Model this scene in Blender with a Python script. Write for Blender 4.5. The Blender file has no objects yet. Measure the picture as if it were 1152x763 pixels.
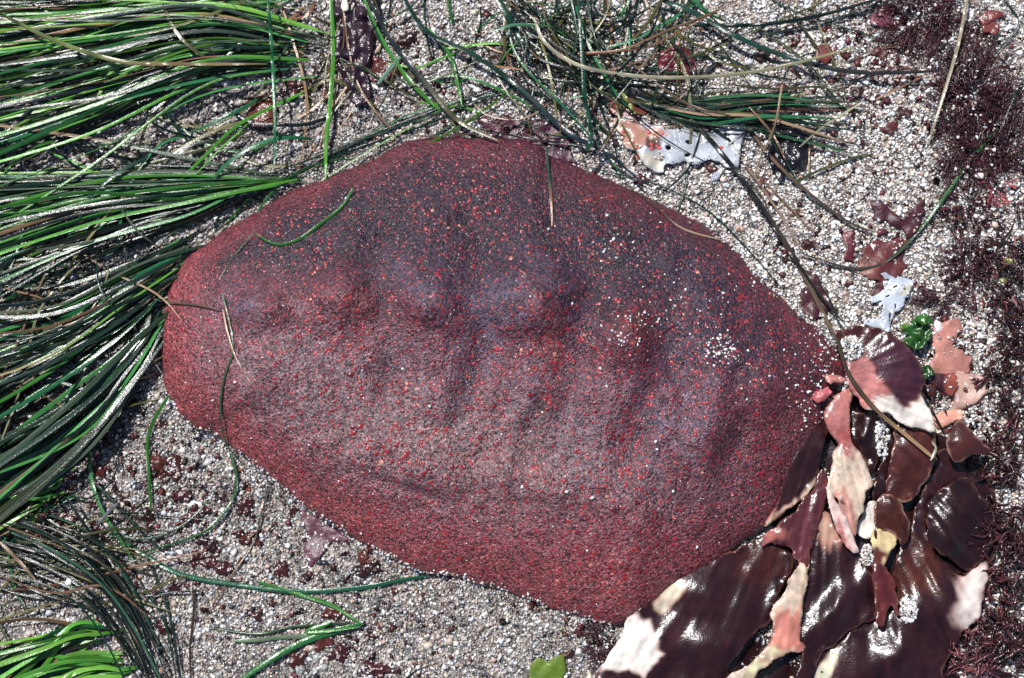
import bpy, math, random
import numpy as np
from mathutils import Vector, Matrix
from mathutils.geometry import delaunay_2d_cdt
from mathutils.bvhtree import BVHTree

random.seed(7); RNG = np.random.RandomState(7)
SC = bpy.context.scene
COL = SC.collection
U = 0.0004                       # metres covered by one photo pixel at the sand

# ------------------------------------------------------------------ camera
TILT = math.radians(7); DIST = 0.640
cd = bpy.data.cameras.new('camera'); cam = bpy.data.objects.new('camera', cd); COL.objects.link(cam)
cd.lens = 50; cd.sensor_width = 36; cd.clip_start = 0.01; cd.clip_end = 200
cam.location = (0, -DIST*math.sin(TILT), DIST*math.cos(TILT)); cam.rotation_euler = (TILT, 0, 0)
cd.dof.use_dof = True; cd.dof.focus_distance = 0.615; cd.dof.aperture_fstop = 11
SC.camera = cam
# ------------------------------------------------------------------ light
SUN_EL = math.radians(58); SUN_AZ = math.radians(-40)     # azimuth clockwise from +Y (photo up)
w = bpy.data.worlds.new('World'); SC.world = w; w.use_nodes = True
nt = w.node_tree; bg = nt.nodes['Background']; sk = nt.nodes.new('ShaderNodeTexSky')
sk.sky_type = 'NISHITA'; sk.sun_disc = False; sk.sun_elevation = SUN_EL; sk.sun_rotation = SUN_AZ
nt.links.new(sk.outputs[0], bg.inputs[0]); bg.inputs[1].default_value = 0.085
sd = bpy.data.lights.new('sun', 'SUN'); sd.energy = 5.0; sd.angle = math.radians(0.5); sd.color = (1.0, .975, .94)
sun = bpy.data.objects.new('sun', sd); COL.objects.link(sun)
SV = Vector((math.sin(SUN_AZ)*math.cos(SUN_EL), math.cos(SUN_AZ)*math.cos(SUN_EL), math.sin(SUN_EL)))
sun.rotation_euler = SV.to_track_quat('Z', 'Y').to_euler(); sun.location = SV*2
SC.view_settings.view_transform = 'Standard'; SC.view_settings.look = 'None'
SC.view_settings.exposure = 0.1; SC.view_settings.gamma = 1

# ------------------------------------------------------------------ maths
CAMP = np.array([0, -math.sin(TILT)*DIST, math.cos(TILT)*DIST])
ct, st_ = math.cos(TILT), math.sin(TILT)
K1 = 36/50/1152
def rays(px, py):
    px = np.asarray(px, float); py = np.asarray(py, float)
    a = (px-576)*K1; b = -(py-381.5)*K1
    return np.stack([a, b*ct+st_, b*st_-ct], -1)
def G(px, py, h):
    """world point h pixels above the sand plane seen at photo position px,py"""
    d = rays(px, py); h = np.asarray(h, float)*U
    t = (h-CAMP[2])/d[..., 2]
    return CAMP + d*t[..., None]
def sst(a, b, x): t = np.clip((x-a)/(b-a), 0, 1); return t*t*(3-2*t)
_H = np.random.RandomState(3).rand(256, 256)
def vn(x, y, s, o=0):
    x = np.asarray(x, float)/s+o*17.3+500; y = np.asarray(y, float)/s+o*7.7+500
    xi = np.floor(x).astype(int); yi = np.floor(y).astype(int); fx = x-xi; fy = y-yi
    fx = fx*fx*(3-2*fx); fy = fy*fy*(3-2*fy)
    h = lambda i, j: _H[i & 255, j & 255]
    return ((h(xi, yi)*(1-fx)+h(xi+1, yi)*fx)*(1-fy)+(h(xi, yi+1)*(1-fx)+h(xi+1, yi+1)*fx)*fy)*2-1
def inside(px, py, poly):
    r = np.zeros(np.shape(px), bool); n = len(poly)
    for i in range(n):
        x1, y1 = poly[i]; x2, y2 = poly[(i+1) % n]
        if y1 == y2: continue
        c = ((y1 > py) != (y2 > py)) & (px < (x2-x1)*(py-y1)/(y2-y1)+x1)
        r ^= c
    return r
def sdf(px, py, poly):
    """negative inside"""
    px = np.asarray(px, float); py = np.asarray(py, float); d = np.full(px.shape, 1e9); n = len(poly)
    for i in range(n):
        x1, y1 = poly[i]; x2, y2 = poly[(i+1) % n]; ex, ey = x2-x1, y2-y1
        L = ex*ex+ey*ey+1e-9; t = np.clip(((px-x1)*ex+(py-y1)*ey)/L, 0, 1)
        d = np.minimum(d, np.hypot(px-x1-t*ex, py-y1-t*ey))
    return np.where(inside(px, py, poly), -d, d)
def catmull(P, n, closed=False):
    P = np.asarray(P, float); m = len(P)
    if closed: Q = np.vstack([P[-1:], P, P[:2]]); segs = m
    else: Q = np.vstack([2*P[:1]-P[1:2], P, 2*P[-1:]-P[-2:-1]]); segs = m-1
    u = np.linspace(0, segs, n, endpoint=not closed); i = np.minimum(u.astype(int), segs-1); t = (u-i)[:, None]
    p0, p1, p2, p3 = Q[i], Q[i+1], Q[i+2], Q[i+3]
    return .5*((2*p1)+(-p0+p2)*t+(2*p0-5*p1+4*p2-p3)*t**2+(-p0+3*p1-3*p2+p3)*t**3)
def arclen_resample(P, step):
    P = np.asarray(P, float); Q = np.vstack([P, P[:1]]); d = np.r_[0, np.cumsum(np.linalg.norm(np.diff(Q, axis=0), axis=1))]
    n = max(8, int(d[-1]/step)); s = np.linspace(0, d[-1], n, endpoint=False)
    return np.stack([np.interp(s, d, Q[:, k]) for k in range(P.shape[1])], 1)

# ------------------------------------------------------------------ objects
def tag(o, label=None, cat=None, group=None, kind=None):
    if label: o['label'] = label
    if cat: o['category'] = cat
    if group: o['group'] = group
    if kind: o['kind'] = kind
    return o
def mesh(name, V, F, mats, parent=None, col=None, smooth=True, uv=None, fmat=None):
    """V world coordinates (n,3); F int array (m,3|4) or list; col per-vertex rgb"""
    V = np.asarray(V, float)
    c = np.array([(V[:, 0].min()+V[:, 0].max())/2, (V[:, 1].min()+V[:, 1].max())/2, V[:, 2].min()])
    me = bpy.data.meshes.new(name)
    if isinstance(F, np.ndarray) and F.ndim == 2: fast(me, V-c, F)
    else: me.from_pydata((V-c).tolist(), [], F)
    if not isinstance(mats, (list, tuple)): mats = [mats]
    for m in mats: me.materials.append(m)
    if smooth: me.polygons.foreach_set('use_smooth', np.ones(len(me.polygons), bool))
    if fmat is not None: me.polygons.foreach_set('material_index', fmat)
    if col is not None:
        col = np.asarray(col, float)
        if col.shape[1] == 3: col = np.hstack([col, np.ones((len(col), 1))])
        a = me.color_attributes.new('tint', 'FLOAT_COLOR', 'POINT'); a.data.foreach_set('color', col.ravel())
    if uv is not None:
        l = me.uv_layers.new(name='uv'); vi = np.empty(len(me.loops), int); me.loops.foreach_get('vertex_index', vi)
        l.data.foreach_set('uv', np.asarray(uv, float)[vi].ravel())
    me.update()
    o = bpy.data.objects.new(name, me); COL.objects.link(o)
    if parent is not None:
        o.parent = parent; o.location = Vector(c)-parent_world(parent)
    else: o.location = c
    return o
def parent_world(p):
    v = Vector(p.location)
    while p.parent: p = p.parent; v += Vector(p.location)
    return v
def fast(me, V, F):
    F = np.asarray(F); k = F.shape[1]
    me.vertices.add(len(V)); me.vertices.foreach_set('co', V.astype(np.float32).ravel())
    me.loops.add(F.size); me.loops.foreach_set('vertex_index', F.astype(np.int32).ravel())
    me.polygons.add(len(F)); me.polygons.foreach_set('loop_start', np.arange(0, F.size, k, dtype=np.int32))
    me.update(calc_edges=True)
def empty(name, px, py, label, cat, group=None):
    o = bpy.data.objects.new(name, None); o.location = G(px, py, 0); o.empty_display_size = .01; COL.objects.link(o)
    return tag(o, label, cat, group)

# ------------------------------------------------------------------ materials
def newmat(name):
    m = bpy.data.materials.new(name); m.use_nodes = True; return m, m.node_tree, m.node_tree.nodes['Principled BSDF']
def N(nt, t, **k):
    n = nt.nodes.new(t)
    for a, b in k.items(): setattr(n, a, b)
    return n
def noise(nt, scale, detail=3, vec=None, rough=.55):
    n = N(nt, 'ShaderNodeTexNoise'); n.inputs['Scale'].default_value = scale; n.inputs['Detail'].default_value = detail; n.inputs['Roughness'].default_value = rough
    if vec is None:
        g = N(nt, 'ShaderNodeNewGeometry'); nt.links.new(g.outputs['Position'], n.inputs['Vector'])
    else: nt.links.new(vec, n.inputs['Vector'])
    return n
def bump(nt, h, strength, dist, prev=None):
    b = N(nt, 'ShaderNodeBump'); b.inputs['Strength'].default_value = strength; b.inputs['Distance'].default_value = dist
    nt.links.new(h, b.inputs['Height'])
    if prev is not None: nt.links.new(prev, b.inputs['Normal'])
    return b.outputs[0]
def mixc(nt, f, a, b, mode='MIX'):
    m = N(nt, 'ShaderNodeMix', data_type='RGBA', blend_type=mode)
    for i, v in ((0, f), (6, a), (7, b)):
        if isinstance(v, (int, float)): m.inputs[i].default_value = v
        elif isinstance(v, tuple): m.inputs[i].default_value = v if len(v) == 4 else (*v, 1)
        else: nt.links.new(v, m.inputs[i])
    return m.outputs[2]
def ramp(nt, f, stops, interp='LINEAR'):
    r = N(nt, 'ShaderNodeValToRGB'); r.color_ramp.interpolation = interp; el = r.color_ramp.elements
    while len(el) > 1: el.remove(el[-1])
    for i, (p, c) in enumerate(stops):
        e = el[0] if i == 0 else el.new(p); e.position = p; e.color = (*c, 1) if len(c) == 3 else c
    nt.links.new(f, r.inputs[0]); return r.outputs[0]
def px(v): return v*U
def maths(nt, op, a, b=None):
    m = N(nt, 'ShaderNodeMath', operation=op)
    for i, v in ((0, a), (1, b)):
        if v is None: continue
        if isinstance(v, (int, float)): m.inputs[i].default_value = v
        else: nt.links.new(v, m.inputs[i])
    return m.outputs[0]

# sand sheet under the loose grains
MS, nt, p = newmat('sand')
v = N(nt, 'ShaderNodeTexVoronoi'); v.inputs['Scale'].default_value = 1/px(3.6)
g = N(nt, 'ShaderNodeNewGeometry'); nt.links.new(g.outputs['Position'], v.inputs['Vector'])
sep = N(nt, 'ShaderNodeSeparateColor'); nt.links.new(v.outputs['Color'], sep.inputs[0])
c = ramp(nt, sep.outputs[0], [(0, (.02, .018, .018)), (.3, (.07, .06, .055)), (.6, (.16, .135, .12)), (.85, (.28, .24, .2)), (1, (.45, .42, .4))])
nt.links.new(c, p.inputs['Base Color']); p.inputs['Roughness'].default_value = .5
nt.links.new(bump(nt, v.outputs['Distance'], .8, px(1.4)), p.inputs['Normal'])
# loose grains: colour of each grain comes as an attribute
MG, nt, p = newmat('sand_grain')
a = N(nt, 'ShaderNodeAttribute', attribute_name='tint'); nt.links.new(a.outputs['Color'], p.inputs['Base Color'])
gr = N(nt, 'ShaderNodeNewGeometry'); nt.links.new(ramp(nt, gr.outputs['Random Per Island'], [(0, (.08,)*3), (.3, (.3,)*3), (1, (.6,)*3)]), p.inputs['Roughness']); p.inputs['Specular IOR Level'].default_value = .6
# chiton skin
MC, nt, p = newmat('chiton_skin')
a = N(nt, 'ShaderNodeAttribute', attribute_name='tint')
v = N(nt, 'ShaderNodeTexVoronoi'); v.inputs['Scale'].default_value = 1/px(4.7)
g = N(nt, 'ShaderNodeNewGeometry'); nt.links.new(g.outputs['Position'], v.inputs['Vector'])
nz = noise(nt, 1/px(1.6), 3)
dots = ramp(nt, v.outputs['Distance'], [(0.0, (0, 0, 0)), (.27, (.03, .03, .03)), (.40, (1, 1, 1))])
sep = N(nt, 'ShaderNodeSeparateColor'); nt.links.new(v.outputs['Color'], sep.inputs[0])
dotc = ramp(nt, sep.outputs[0], [(0, (.018, .006, .012)), (.45, (.03, .008, .014)), (.6, (.13, .014, .018)), (1, (.26, .03, .028))])
base = mixc(nt, dots, mixc(nt, .15, dotc, a.outputs['Color']), a.outputs['Color'])
grit = ramp(nt, nz.outputs[0], [(.32, (.55, .53, .56)), (.5, (.95, .95, .95)), (.66, (1.3, 1.25, 1.25))])
gv = N(nt, 'ShaderNodeTexVoronoi'); gv.inputs['Scale'].default_value = 1/px(1.9); nt.links.new(g.outputs['Position'], gv.inputs['Vector'])
gsep = N(nt, 'ShaderNodeSeparateColor'); nt.links.new(gv.outputs['Color'], gsep.inputs[0])
base = mixc(nt, 1.0, base, grit, 'MULTIPLY')
base = mixc(nt, 1.0, base, ramp(nt, gsep.outputs[1], [(0, (.45, .45, .5)), (.45, (.85, .85, .85)), (.85, (1.3, 1.25, 1.25)), (1, (2.0, 1.9, 1.9))]), 'MULTIPLY')
nt.links.new(base, p.inputs['Base Color'])
rr = ramp(nt, gsep.outputs[2], [(0, (.15,)*3), (.25, (.4,)*3), (1, (.65,)*3)]); nt.links.new(rr, p.inputs['Roughness'])
b1 = bump(nt, gv.outputs['Distance'], .7, px(1.3), bump(nt, v.outputs['Distance'], .8, px(1.6)))
b2 = bump(nt, nz.outputs[0], .8, px(1.2), b1); nt.links.new(b2, p.inputs['Normal'])
p.inputs['Specular IOR Level'].default_value = .5
# tubercles
MT, nt, p = newmat('red_tubercle')
a = N(nt, 'ShaderNodeAttribute', attribute_name='tint'); nt.links.new(a.outputs['Color'], p.inputs['Base Color'])
p.inputs['Roughness'].default_value = .35
# kelp: tint attribute holds the pigment
def wetmat(name, rough=.2, wrinkle=5, amp=.9, strength=.4, sss=0, coat=0, fine=.35):
    m, nt, p = newmat(name)
    a = N(nt, 'ShaderNodeAttribute', attribute_name='tint')
    n1 = noise(nt, 1/px(26), 4); col = mixc(nt, 1.0, a.outputs['Color'], ramp(nt, n1.outputs[0], [(.3, (.72, .7, .72)), (.7, (1.25, 1.2, 1.15))]), 'MULTIPLY')
    nt.links.new(col, p.inputs['Base Color']); p.inputs['Roughness'].default_value = rough
    n2 = noise(nt, 1/px(wrinkle), 3, rough=.6); n3 = noise(nt, 1/px(1.7), 2)
    b = bump(nt, n2.outputs[0], strength, px(amp)); b = bump(nt, n3.outputs[0], fine, px(.3), b)
    nt.links.new(b, p.inputs['Normal'])
    if sss: p.inputs['Subsurface Weight'].default_value = sss; p.inputs['Subsurface Radius'].default_value = (px(5), px(2.5), px(2)); p.inputs['Subsurface Scale'].default_value = 1
    if coat: p.inputs['Coat Weight'].default_value = coat; p.inputs['Coat Roughness'].default_value = .06; nt.links.new(b, p.inputs['Coat Normal'])
    return m
MK = wetmat('wet_kelp', .25, 3.2, .9, .45, coat=.15, fine=.1)
MJ = wetmat('jelly_seaweed', .24, 5, 2.0, .7, coat=.15)
MW = wetmat('bleached_seaweed', .22, 5, 1.6, .7, sss=.3, coat=.5)
MF = wetmat('filament_seaweed', .28, 3, .5, .3, fine=.1)
# grass blades: one material, colour per blade in the object colour, streaks along uv
MB, nt, p = newmat('seagrass_blade')
oi = N(nt, 'ShaderNodeAttribute', attribute_name='tint')
uvn = N(nt, 'ShaderNodeUVMap'); mp = N(nt, 'ShaderNodeMapping'); mp.inputs['Scale'].default_value = (900, 6, 1)
oin = N(nt, 'ShaderNodeObjectInfo')
va = N(nt, 'ShaderNodeVectorMath', operation='ADD'); nt.links.new(uvn.outputs[0], va.inputs[0]); nt.links.new(oin.outputs['Random'], va.inputs[1])
nt.links.new(va.outputs[0], mp.inputs[0])
s1 = noise(nt, 1.0, 3, mp.outputs[0]); s2 = noise(nt, 1/px(7), 2)
col = mixc(nt, 1.0, oi.outputs['Color'], ramp(nt, s1.outputs[0], [(.3, (.5, .5, .5)), (.55, (1, 1, 1)), (.75, (1.7, 1.5, 1.4))]), 'MULTIPLY')
blot = ramp(nt, s2.outputs[0], [(.6, (0, 0, 0)), (.78, (1, 1, 1))])
col = mixc(nt, maths(nt, 'MULTIPLY', blot, .2), col, (.16, .09, .06))
nt.links.new(col, p.inputs['Base Color']); p.inputs['Roughness'].default_value = .25; p.inputs['Specular IOR Level'].default_value = .38
p.inputs['Coat Weight'].default_value = .25; p.inputs['Coat Roughness'].default_value = .12
b = bump(nt, s1.outputs[0], .3, px(.6)); b = bump(nt, noise(nt, 1/px(2.5), 2).outputs[0], .45, px(.6), b); nt.links.new(b, p.inputs['Normal']); nt.links.new(b, p.inputs['Coat Normal'])

# ------------------------------------------------------------------ sand
def hsand(X, Y):
    """sand height in px units for world metres"""
    x, y = np.asarray(X)/U, np.asarray(Y)/U
    r = np.hypot(x, y); k = 1-sst(900, 1600, r)
    return k*(vn(x, y, 120)*4+vn(x, y, 45, 1)*2.6+vn(x, y, 16, 2)*1.5)
near = np.arange(-800, 801, 5.)*U
far = np.array([1000, 1400, 2200, 4000, 8000, 20000, 60000])*U
gx = np.r_[-far[::-1], near, far]; gy = np.r_[-far[::-1], near[np.abs(near) < 620*U], far]
X, Y = np.meshgrid(gx, gy); Z = hsand(X, Y)*U
V = np.stack([X.ravel(), Y.ravel(), Z.ravel()], 1); nx, ny = len(gx), len(gy)
i = (np.arange(ny-1)[:, None]*nx+np.arange(nx-1)).ravel()
F = np.stack([i, i+1, i+1+nx, i+nx], 1)
sand = mesh('sand', V, F, MS); sand['kind'] = 'structure'

# ------------------------------------------------------------------ chiton
OUT = [(182,400),(181,375),(186,345),(192,320),(200,305),(212,290),(232,275),(255,258),(285,240),(320,220),(350,206),(385,193),(420,180),(445,165),(470,157),(500,155),(540,155),(575,157),(605,163),(618,175),(650,188),(690,205),(735,226),(775,245),(805,262),(828,282),(850,307),(880,337),(910,362),(935,385),(946,402),(950,418),(945,440),(932,470),(918,500),(897,535),(882,566),(868,588),(850,600),(832,612),(810,630),(780,650),(750,668),(725,687),(705,700),(688,703),(668,698),(640,690),(600,676),(570,665),(540,657),(510,648),(480,645),(455,635),(430,622),(400,605),(370,588),(345,572),(320,550),(295,530),(270,510),(250,494),(238,487),(222,482),(205,470),(190,445),(184,420)]
NA, NR = 620, 150
O = catmull(OUT, 1400, True); O = arclen_resample(O, 3.35)[:NA]; NA = len(O)
s = np.arange(NA)/NA*2*np.pi
nrm = np.roll(O, -1, 0)-np.roll(O, 1, 0); nrm = np.stack([nrm[:, 1], -nrm[:, 0]], 1); nrm /= np.linalg.norm(nrm, axis=1)[:, None]
O = O+nrm*(vn(np.arange(NA)*3.35, 0*s, 14, 5)*1.1+vn(np.arange(NA)*3.35, 0*s, 4, 6)*.6)[:, None]
SA, SB = np.array([360., 378.]), np.array([735., 452.])
dd = SB-SA; tt = np.clip(((O-SA)@dd)/(dd@dd), 0, 1); tt = tt*tt*(3-2*tt); Sp = SA+tt[:, None]*dd
# bumps: x, y, sx, sy, angle, amp
BUMPS = [(292,345,26,20,0,5),(385,330,30,34,-20,8),(480,338,32,36,-20,10),(600,338,38,36,-15,12),(705,378,30,34,-25,9),(800,400,24,28,-30,5),(800,480,24,34,15,9),(700,450,30,34,10,5),(610,420,22,50,12,6),(500,430,26,50,5,5),(440,520,60,30,15,4),(860,440,20,26,0,6),(300,420,40,40,0,4),(640,550,70,22,5,4),
         (430,290,18,30,-25,-7),(548,285,18,34,-30,-9),(655,300,18,36,-30,-7),(752,400,12,38,-30,-7),(432,425,10,26,15,-6),(528,425,12,36,20,-9),(600,480,9,36,18,-7),(635,440,10,30,15,-5),(718,480,14,34,22,-9),(826,500,12,30,15,-8),(770,455,9,20,10,-3),(470,553,34,5,17,-3),(600,566,26,4,5,-2.5),(410,535,30,6,20,-2),(320,300,45,18,-25,-8),(250,400,16,60,-10,-3)]
def wr2_(x, y): return np.exp(-.5*(((x-560)/190)**2+((y-480)/75)**2))
def feat(x, y):
    h = vn(x, y, 44, 3)*3.0+vn(x, y, 19, 4)*2.0+vn(x, y, 8, 5)*.8+vn(x, y*.45, 7, 6)*.5*sst(380, 450, y)
    for cx, cy, sx, sy, an, am in BUMPS:
        a = math.radians(an); u = (x-cx)*math.cos(a)+(y-cy)*math.sin(a); v = -(x-cx)*math.sin(a)+(y-cy)*math.cos(a)
        h = h+am*((2.9 if cy < 400 else 2.0) if am > 0 else 1.3)*np.exp(-.5*((u/(sx*(.8 if cy < 400 and am > 0 else 1)))**2+(v/(sy*(.75 if cy < 400 and am > 0 else 1)))**2))
    wr = np.exp(-.5*(((x-575)/38)**2+((y-505)/42)**2))
    h = h-wr2_(x, y)*1.8*np.exp(-np.abs(vn(x+.25*y, y*.28, 13, 15))*9)
    h = h+wr*vn(x*1.0+y*.18, y*.12, 5.5, 8)*2.4
    wr2 = np.exp(-.5*(((x-500)/170)**2+((y-470)/80)**2)); h = h+wr2*vn(x+.3*y, y*.35, 9, 9)*1.2
    return h
T = np.linspace(0.0, 1, NR)**.85
H0 = 64
XY = Sp[None]*(1-T[:, None, None])+O[None]*T[:, None, None]
hz = 7+H0*(1-T**2.5)**.68
hz = hz[:, None]+feat(XY[..., 0], XY[..., 1])*(1-T[:, None]**6)
lift = (1.2+2.5*np.sin(3*s+1)*0+vn(np.arange(NA)*3.35, 0*s, 60, 7)*2)
low = sst(420, 520, O[:, 1]); hz = hz+(low*lift)[None]*T[:, None]**8
rim = []
for k, (off, zz) in enumerate([(.6, 5.2), (.2, 3.4), (-2.5, 2.2), (-9, 1.6), (-26, -4)]):
    rim.append((O+nrm*off, zz+low*lift*(1 if k < 3 else .3)))
XYa = np.vstack([XY, np.stack([r[0] for r in rim])]); hza = np.vstack([hz, np.stack([r[1]+0*s for r in rim])])
VC = G(XYa[..., 0], XYa[..., 1], hza).reshape(-1, 3)
R = XYa.shape[0]; j = np.arange(NA); j2 = (j+1) % NA
F = np.concatenate([np.stack([k*NA+j, k*NA+j2, (k+1)*NA+j2, (k+1)*NA+j], 1) for k in range(R-1)])
x, y = XYa[..., 0].ravel(), XYa[..., 1].ravel()
Tf = np.repeat(np.r_[T, 1, 1, 1, 1, 1], NA)
def gs(cx, cy, sx, sy, an=0):
    a = math.radians(an); u = (x-cx)*math.cos(a)+(y-cy)*math.sin(a); v = -(x-cx)*math.sin(a)+(y-cy)*math.cos(a)
    return np.exp(-.5*((u/sx)**2+(v/sy)**2))
n1, n2, n3 = vn(x, y, 60, 11), vn(x, y, 22, 12), vn(x, y, 9, 13)
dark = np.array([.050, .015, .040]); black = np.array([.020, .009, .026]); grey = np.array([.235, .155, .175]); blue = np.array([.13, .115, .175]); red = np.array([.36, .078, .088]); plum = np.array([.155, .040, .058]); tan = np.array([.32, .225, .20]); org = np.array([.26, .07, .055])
def lay(c, col, f): f = np.clip(f, 0, 1)[:, None]; return c*(1-f)+np.asarray(col)*f
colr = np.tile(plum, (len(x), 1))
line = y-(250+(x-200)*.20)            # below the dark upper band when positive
scal = -34*(gs(385, 320, 30, 60)+gs(480, 325, 30, 60)+gs(603, 325, 36, 60)+gs(707, 360, 28, 55)+gs(292, 335, 26, 50))+26*(gs(432, 330, 14, 60)+gs(545, 330, 16, 60)+gs(655, 340, 16, 60)+gs(755, 380, 16, 60))  # scalloped shading around the plate bumps, put into the skin colour
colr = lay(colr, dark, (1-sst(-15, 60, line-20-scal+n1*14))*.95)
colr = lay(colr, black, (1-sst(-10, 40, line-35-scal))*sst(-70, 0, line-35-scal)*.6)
colr = lay(colr, black, (gs(340, 265, 70, 26, -18)*.95+gs(520, 270, 150, 28, 4)*.75+gs(750, 310, 90, 45, 35)*.75+gs(560, 210, 150, 26, 5)*.5))  # dark patches above the bumps, shade painted as colour
colr = lay(colr, grey, (gs(430, 480, 150, 55, 14)+gs(560, 500, 110, 50, 5)*.9+gs(330, 400, 80, 50, 20)*.7+gs(650, 520, 90, 45, 10)*.45)*(.75+.35*n2+.3*n3))
colr = lay(colr, tan, (gs(470, 500, 120, 35, 14)*.5+gs(590, 520, 60, 40)*.5)*(.7+.6*n3))
colr = lay(colr, blue, (gs(590, 330, 34, 30)+gs(470, 330, 32, 26)*.85+gs(760, 470, 50, 46, -10)*.8+gs(540, 390, 60, 40)*.6+gs(272, 345, 18, 14)*.8+gs(790, 340, 50, 30, 40)*.35+gs(660,470,40,50)*.4)*(.6+.5*n2+.3*n3))
colr = lay(colr, org, (gs(620, 375, 14, 40, -8)*.7+gs(712, 375, 26, 22)*.5+gs(410, 345, 20, 26)*.4+gs(690, 460, 22, 26)*.55+gs(715, 365, 12, 12)*.4+gs(615, 640, 26, 10, 20)*.8+gs(222, 470, 14, 8, 30)*.8+gs(400,350,14,10)*.3)*(.45+.5*n3))
colr = lay(colr, black*1.1, (gs(432, 430, 7, 22, 15)*.7+gs(528, 428, 8, 30, 20)*.8+gs(606, 488, 5, 34, 18)*.75+gs(635, 445, 6, 24, 15)*.5+gs(722, 485, 8, 30, 22)*.7+gs(829, 500, 9, 24, 15)*.7+gs(545, 285, 20, 26, -30)*.6+gs(480, 556, 45, 3, 17)*.7+gs(610, 570, 45, 3, 5)*.7)*(.8+.5*n3))  # shade of the furrows painted dark into the skin colour
edge = sst(.80, .99, Tf+n2*.05)
lowr = sst(480, 640, y-(x-500)*.12+n1*20)
left = 1-sst(190, 265, x+n2*12)
colr = lay(colr, red*(1-.35*(1-sst(-40, 60, line))[:, None]), edge*(.35+.5*sst(-40, 120, y-(420+(x-182)*.10)))+edge*.3*(1-sst(250, 600, x)))
colr = lay(colr, red*.95, lowr*.62*(.8+.3*n2)+left*.6+gs(700, 640, 90, 40)*.4+gs(400,590,90,22,25)*.5)
colr = lay(colr, red*.55, gs(880, 500, 40, 90, 20)*.4)
colr = lay(colr, np.array([.20, .14, .16]), sst(380, 560, y)*.28*(.7+.6*n2))
colr = lay(colr, np.array([.36, .095, .095]), (gs(260, 480, 70, 22, 35)+gs(400, 590, 120, 16, 24)*.8+gs(620, 655, 110, 18, 18)*.9+gs(196, 400, 14, 70)*.5)*.6)
colr *= (1+.18*n3)[:, None]
chit = empty('gumboot_chiton', 560, 430, 'huge oval reddish purple gumboot chiton with warty leathery back lying on the sand', 'chiton')
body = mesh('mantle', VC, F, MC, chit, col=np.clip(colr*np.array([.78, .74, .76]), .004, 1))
BV = BVHTree.FromPolygons([tuple(v) for v in VC], F.tolist())
BG = BVHTree.FromPolygons([tuple(v) for v in V], np.stack([i, i+1, i+1+nx, i+nx], 1).tolist())
CP = Vector(CAMP)
OTHER = []
def hit(px_, py_, ground=True):
    d = Vector(rays(px_, py_)).normalized(); best = None
    for t, is_c in [(BV, True)]+([(BG, False)] if ground else [])+[(o, None) for o in OTHER]:
        loc, nn, ix, dist = t.ray_cast(CP, d)
        if loc is not None and (best is None or dist < best[2]): best = (loc, nn, dist, is_c)
    return best
# wart template: low faceted dome
def dome(n=7):
    V = [(0, 0, .62)]; F = []
    for k in range(n): a = 2*math.pi*k/n; V.append((.6*math.cos(a), .6*math.sin(a), .42))
    for k in range(n): a = 2*math.pi*k/n; V.append((math.cos(a), math.sin(a), -.35))
    for k in range(n):
        k2 = (k+1) % n; F += [(0, 1+k, 1+k2, 1+k2), ]
        F += [(1+k, 1+n+k, 1+n+k2, 1+k2)]
    return np.array(V), F
def scatter_on(name, pts, template, tcols, mat, parent, sizes, flat=1.0, smooth=True):
    TV, TF = template; AV, AF, AC = [], [], []
    for (loc, nn, *_), cc, sz in zip(pts, tcols, sizes):
        q = Vector(nn).to_track_quat('Z', 'Y').to_matrix() @ Matrix.Rotation(random.random()*6.28, 3, 'Z')
        M = np.array(q); k = np.array([sz*random.uniform(.8, 1.25), sz*random.uniform(.8, 1.25), sz*flat])*U
        AF += [[a+len(AV)*len(TV) for a in dict.fromkeys(f)] for f in TF]
        AV.append((TV*k)@M.T+np.array(loc)); AC.append(np.tile(cc, (len(TV), 1)))
    return mesh(name, np.vstack(AV), AF, mat, parent, col=np.vstack(AC), smooth=smooth)
pts, cols, szs = [], [], []
while len(pts) < 15000:
    a, b = random.uniform(180, 950), random.uniform(155, 705)
    h = hit(a, b, False)
    if not h or h[1].z < .12: continue
    if random.random() < .35 and b < 330: continue
    u = random.random()
    lit = vn(a, b, 50, 20)*.5+.5
    c = np.array([.28, .018, .026]) if u < .7 else (np.array([.38, .06, .06]) if u < .82 else np.array([.12, .009, .016]))
    if u > .975: c = np.array([.5, .2, .15])
    if b < 300: c = c*.8
    if len(pts) >= 6800:
        c = np.array([.028, .010, .017]) if random.random() < .6 else (np.array([.16, .05, .06]) if random.random() < .6 else np.array([.22, .16, .17]))
        pts.append(h); cols.append(c*random.uniform(.6, 1.2)); szs.append(random.choice([.8, 1.0, 1.2, 1.4])); continue
    pts.append(h); cols.append(c*random.uniform(.7, 1.15)); szs.append(random.choice([1.0, 1.2, 1.4, 1.7, 2.1])*(1.3 if random.random() < .12 else 1)*(1.1 if lit > .6 else .9))
tag(scatter_on('wart', pts, dome(), cols, MT, chit, szs, .36), kind='stuff')

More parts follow.
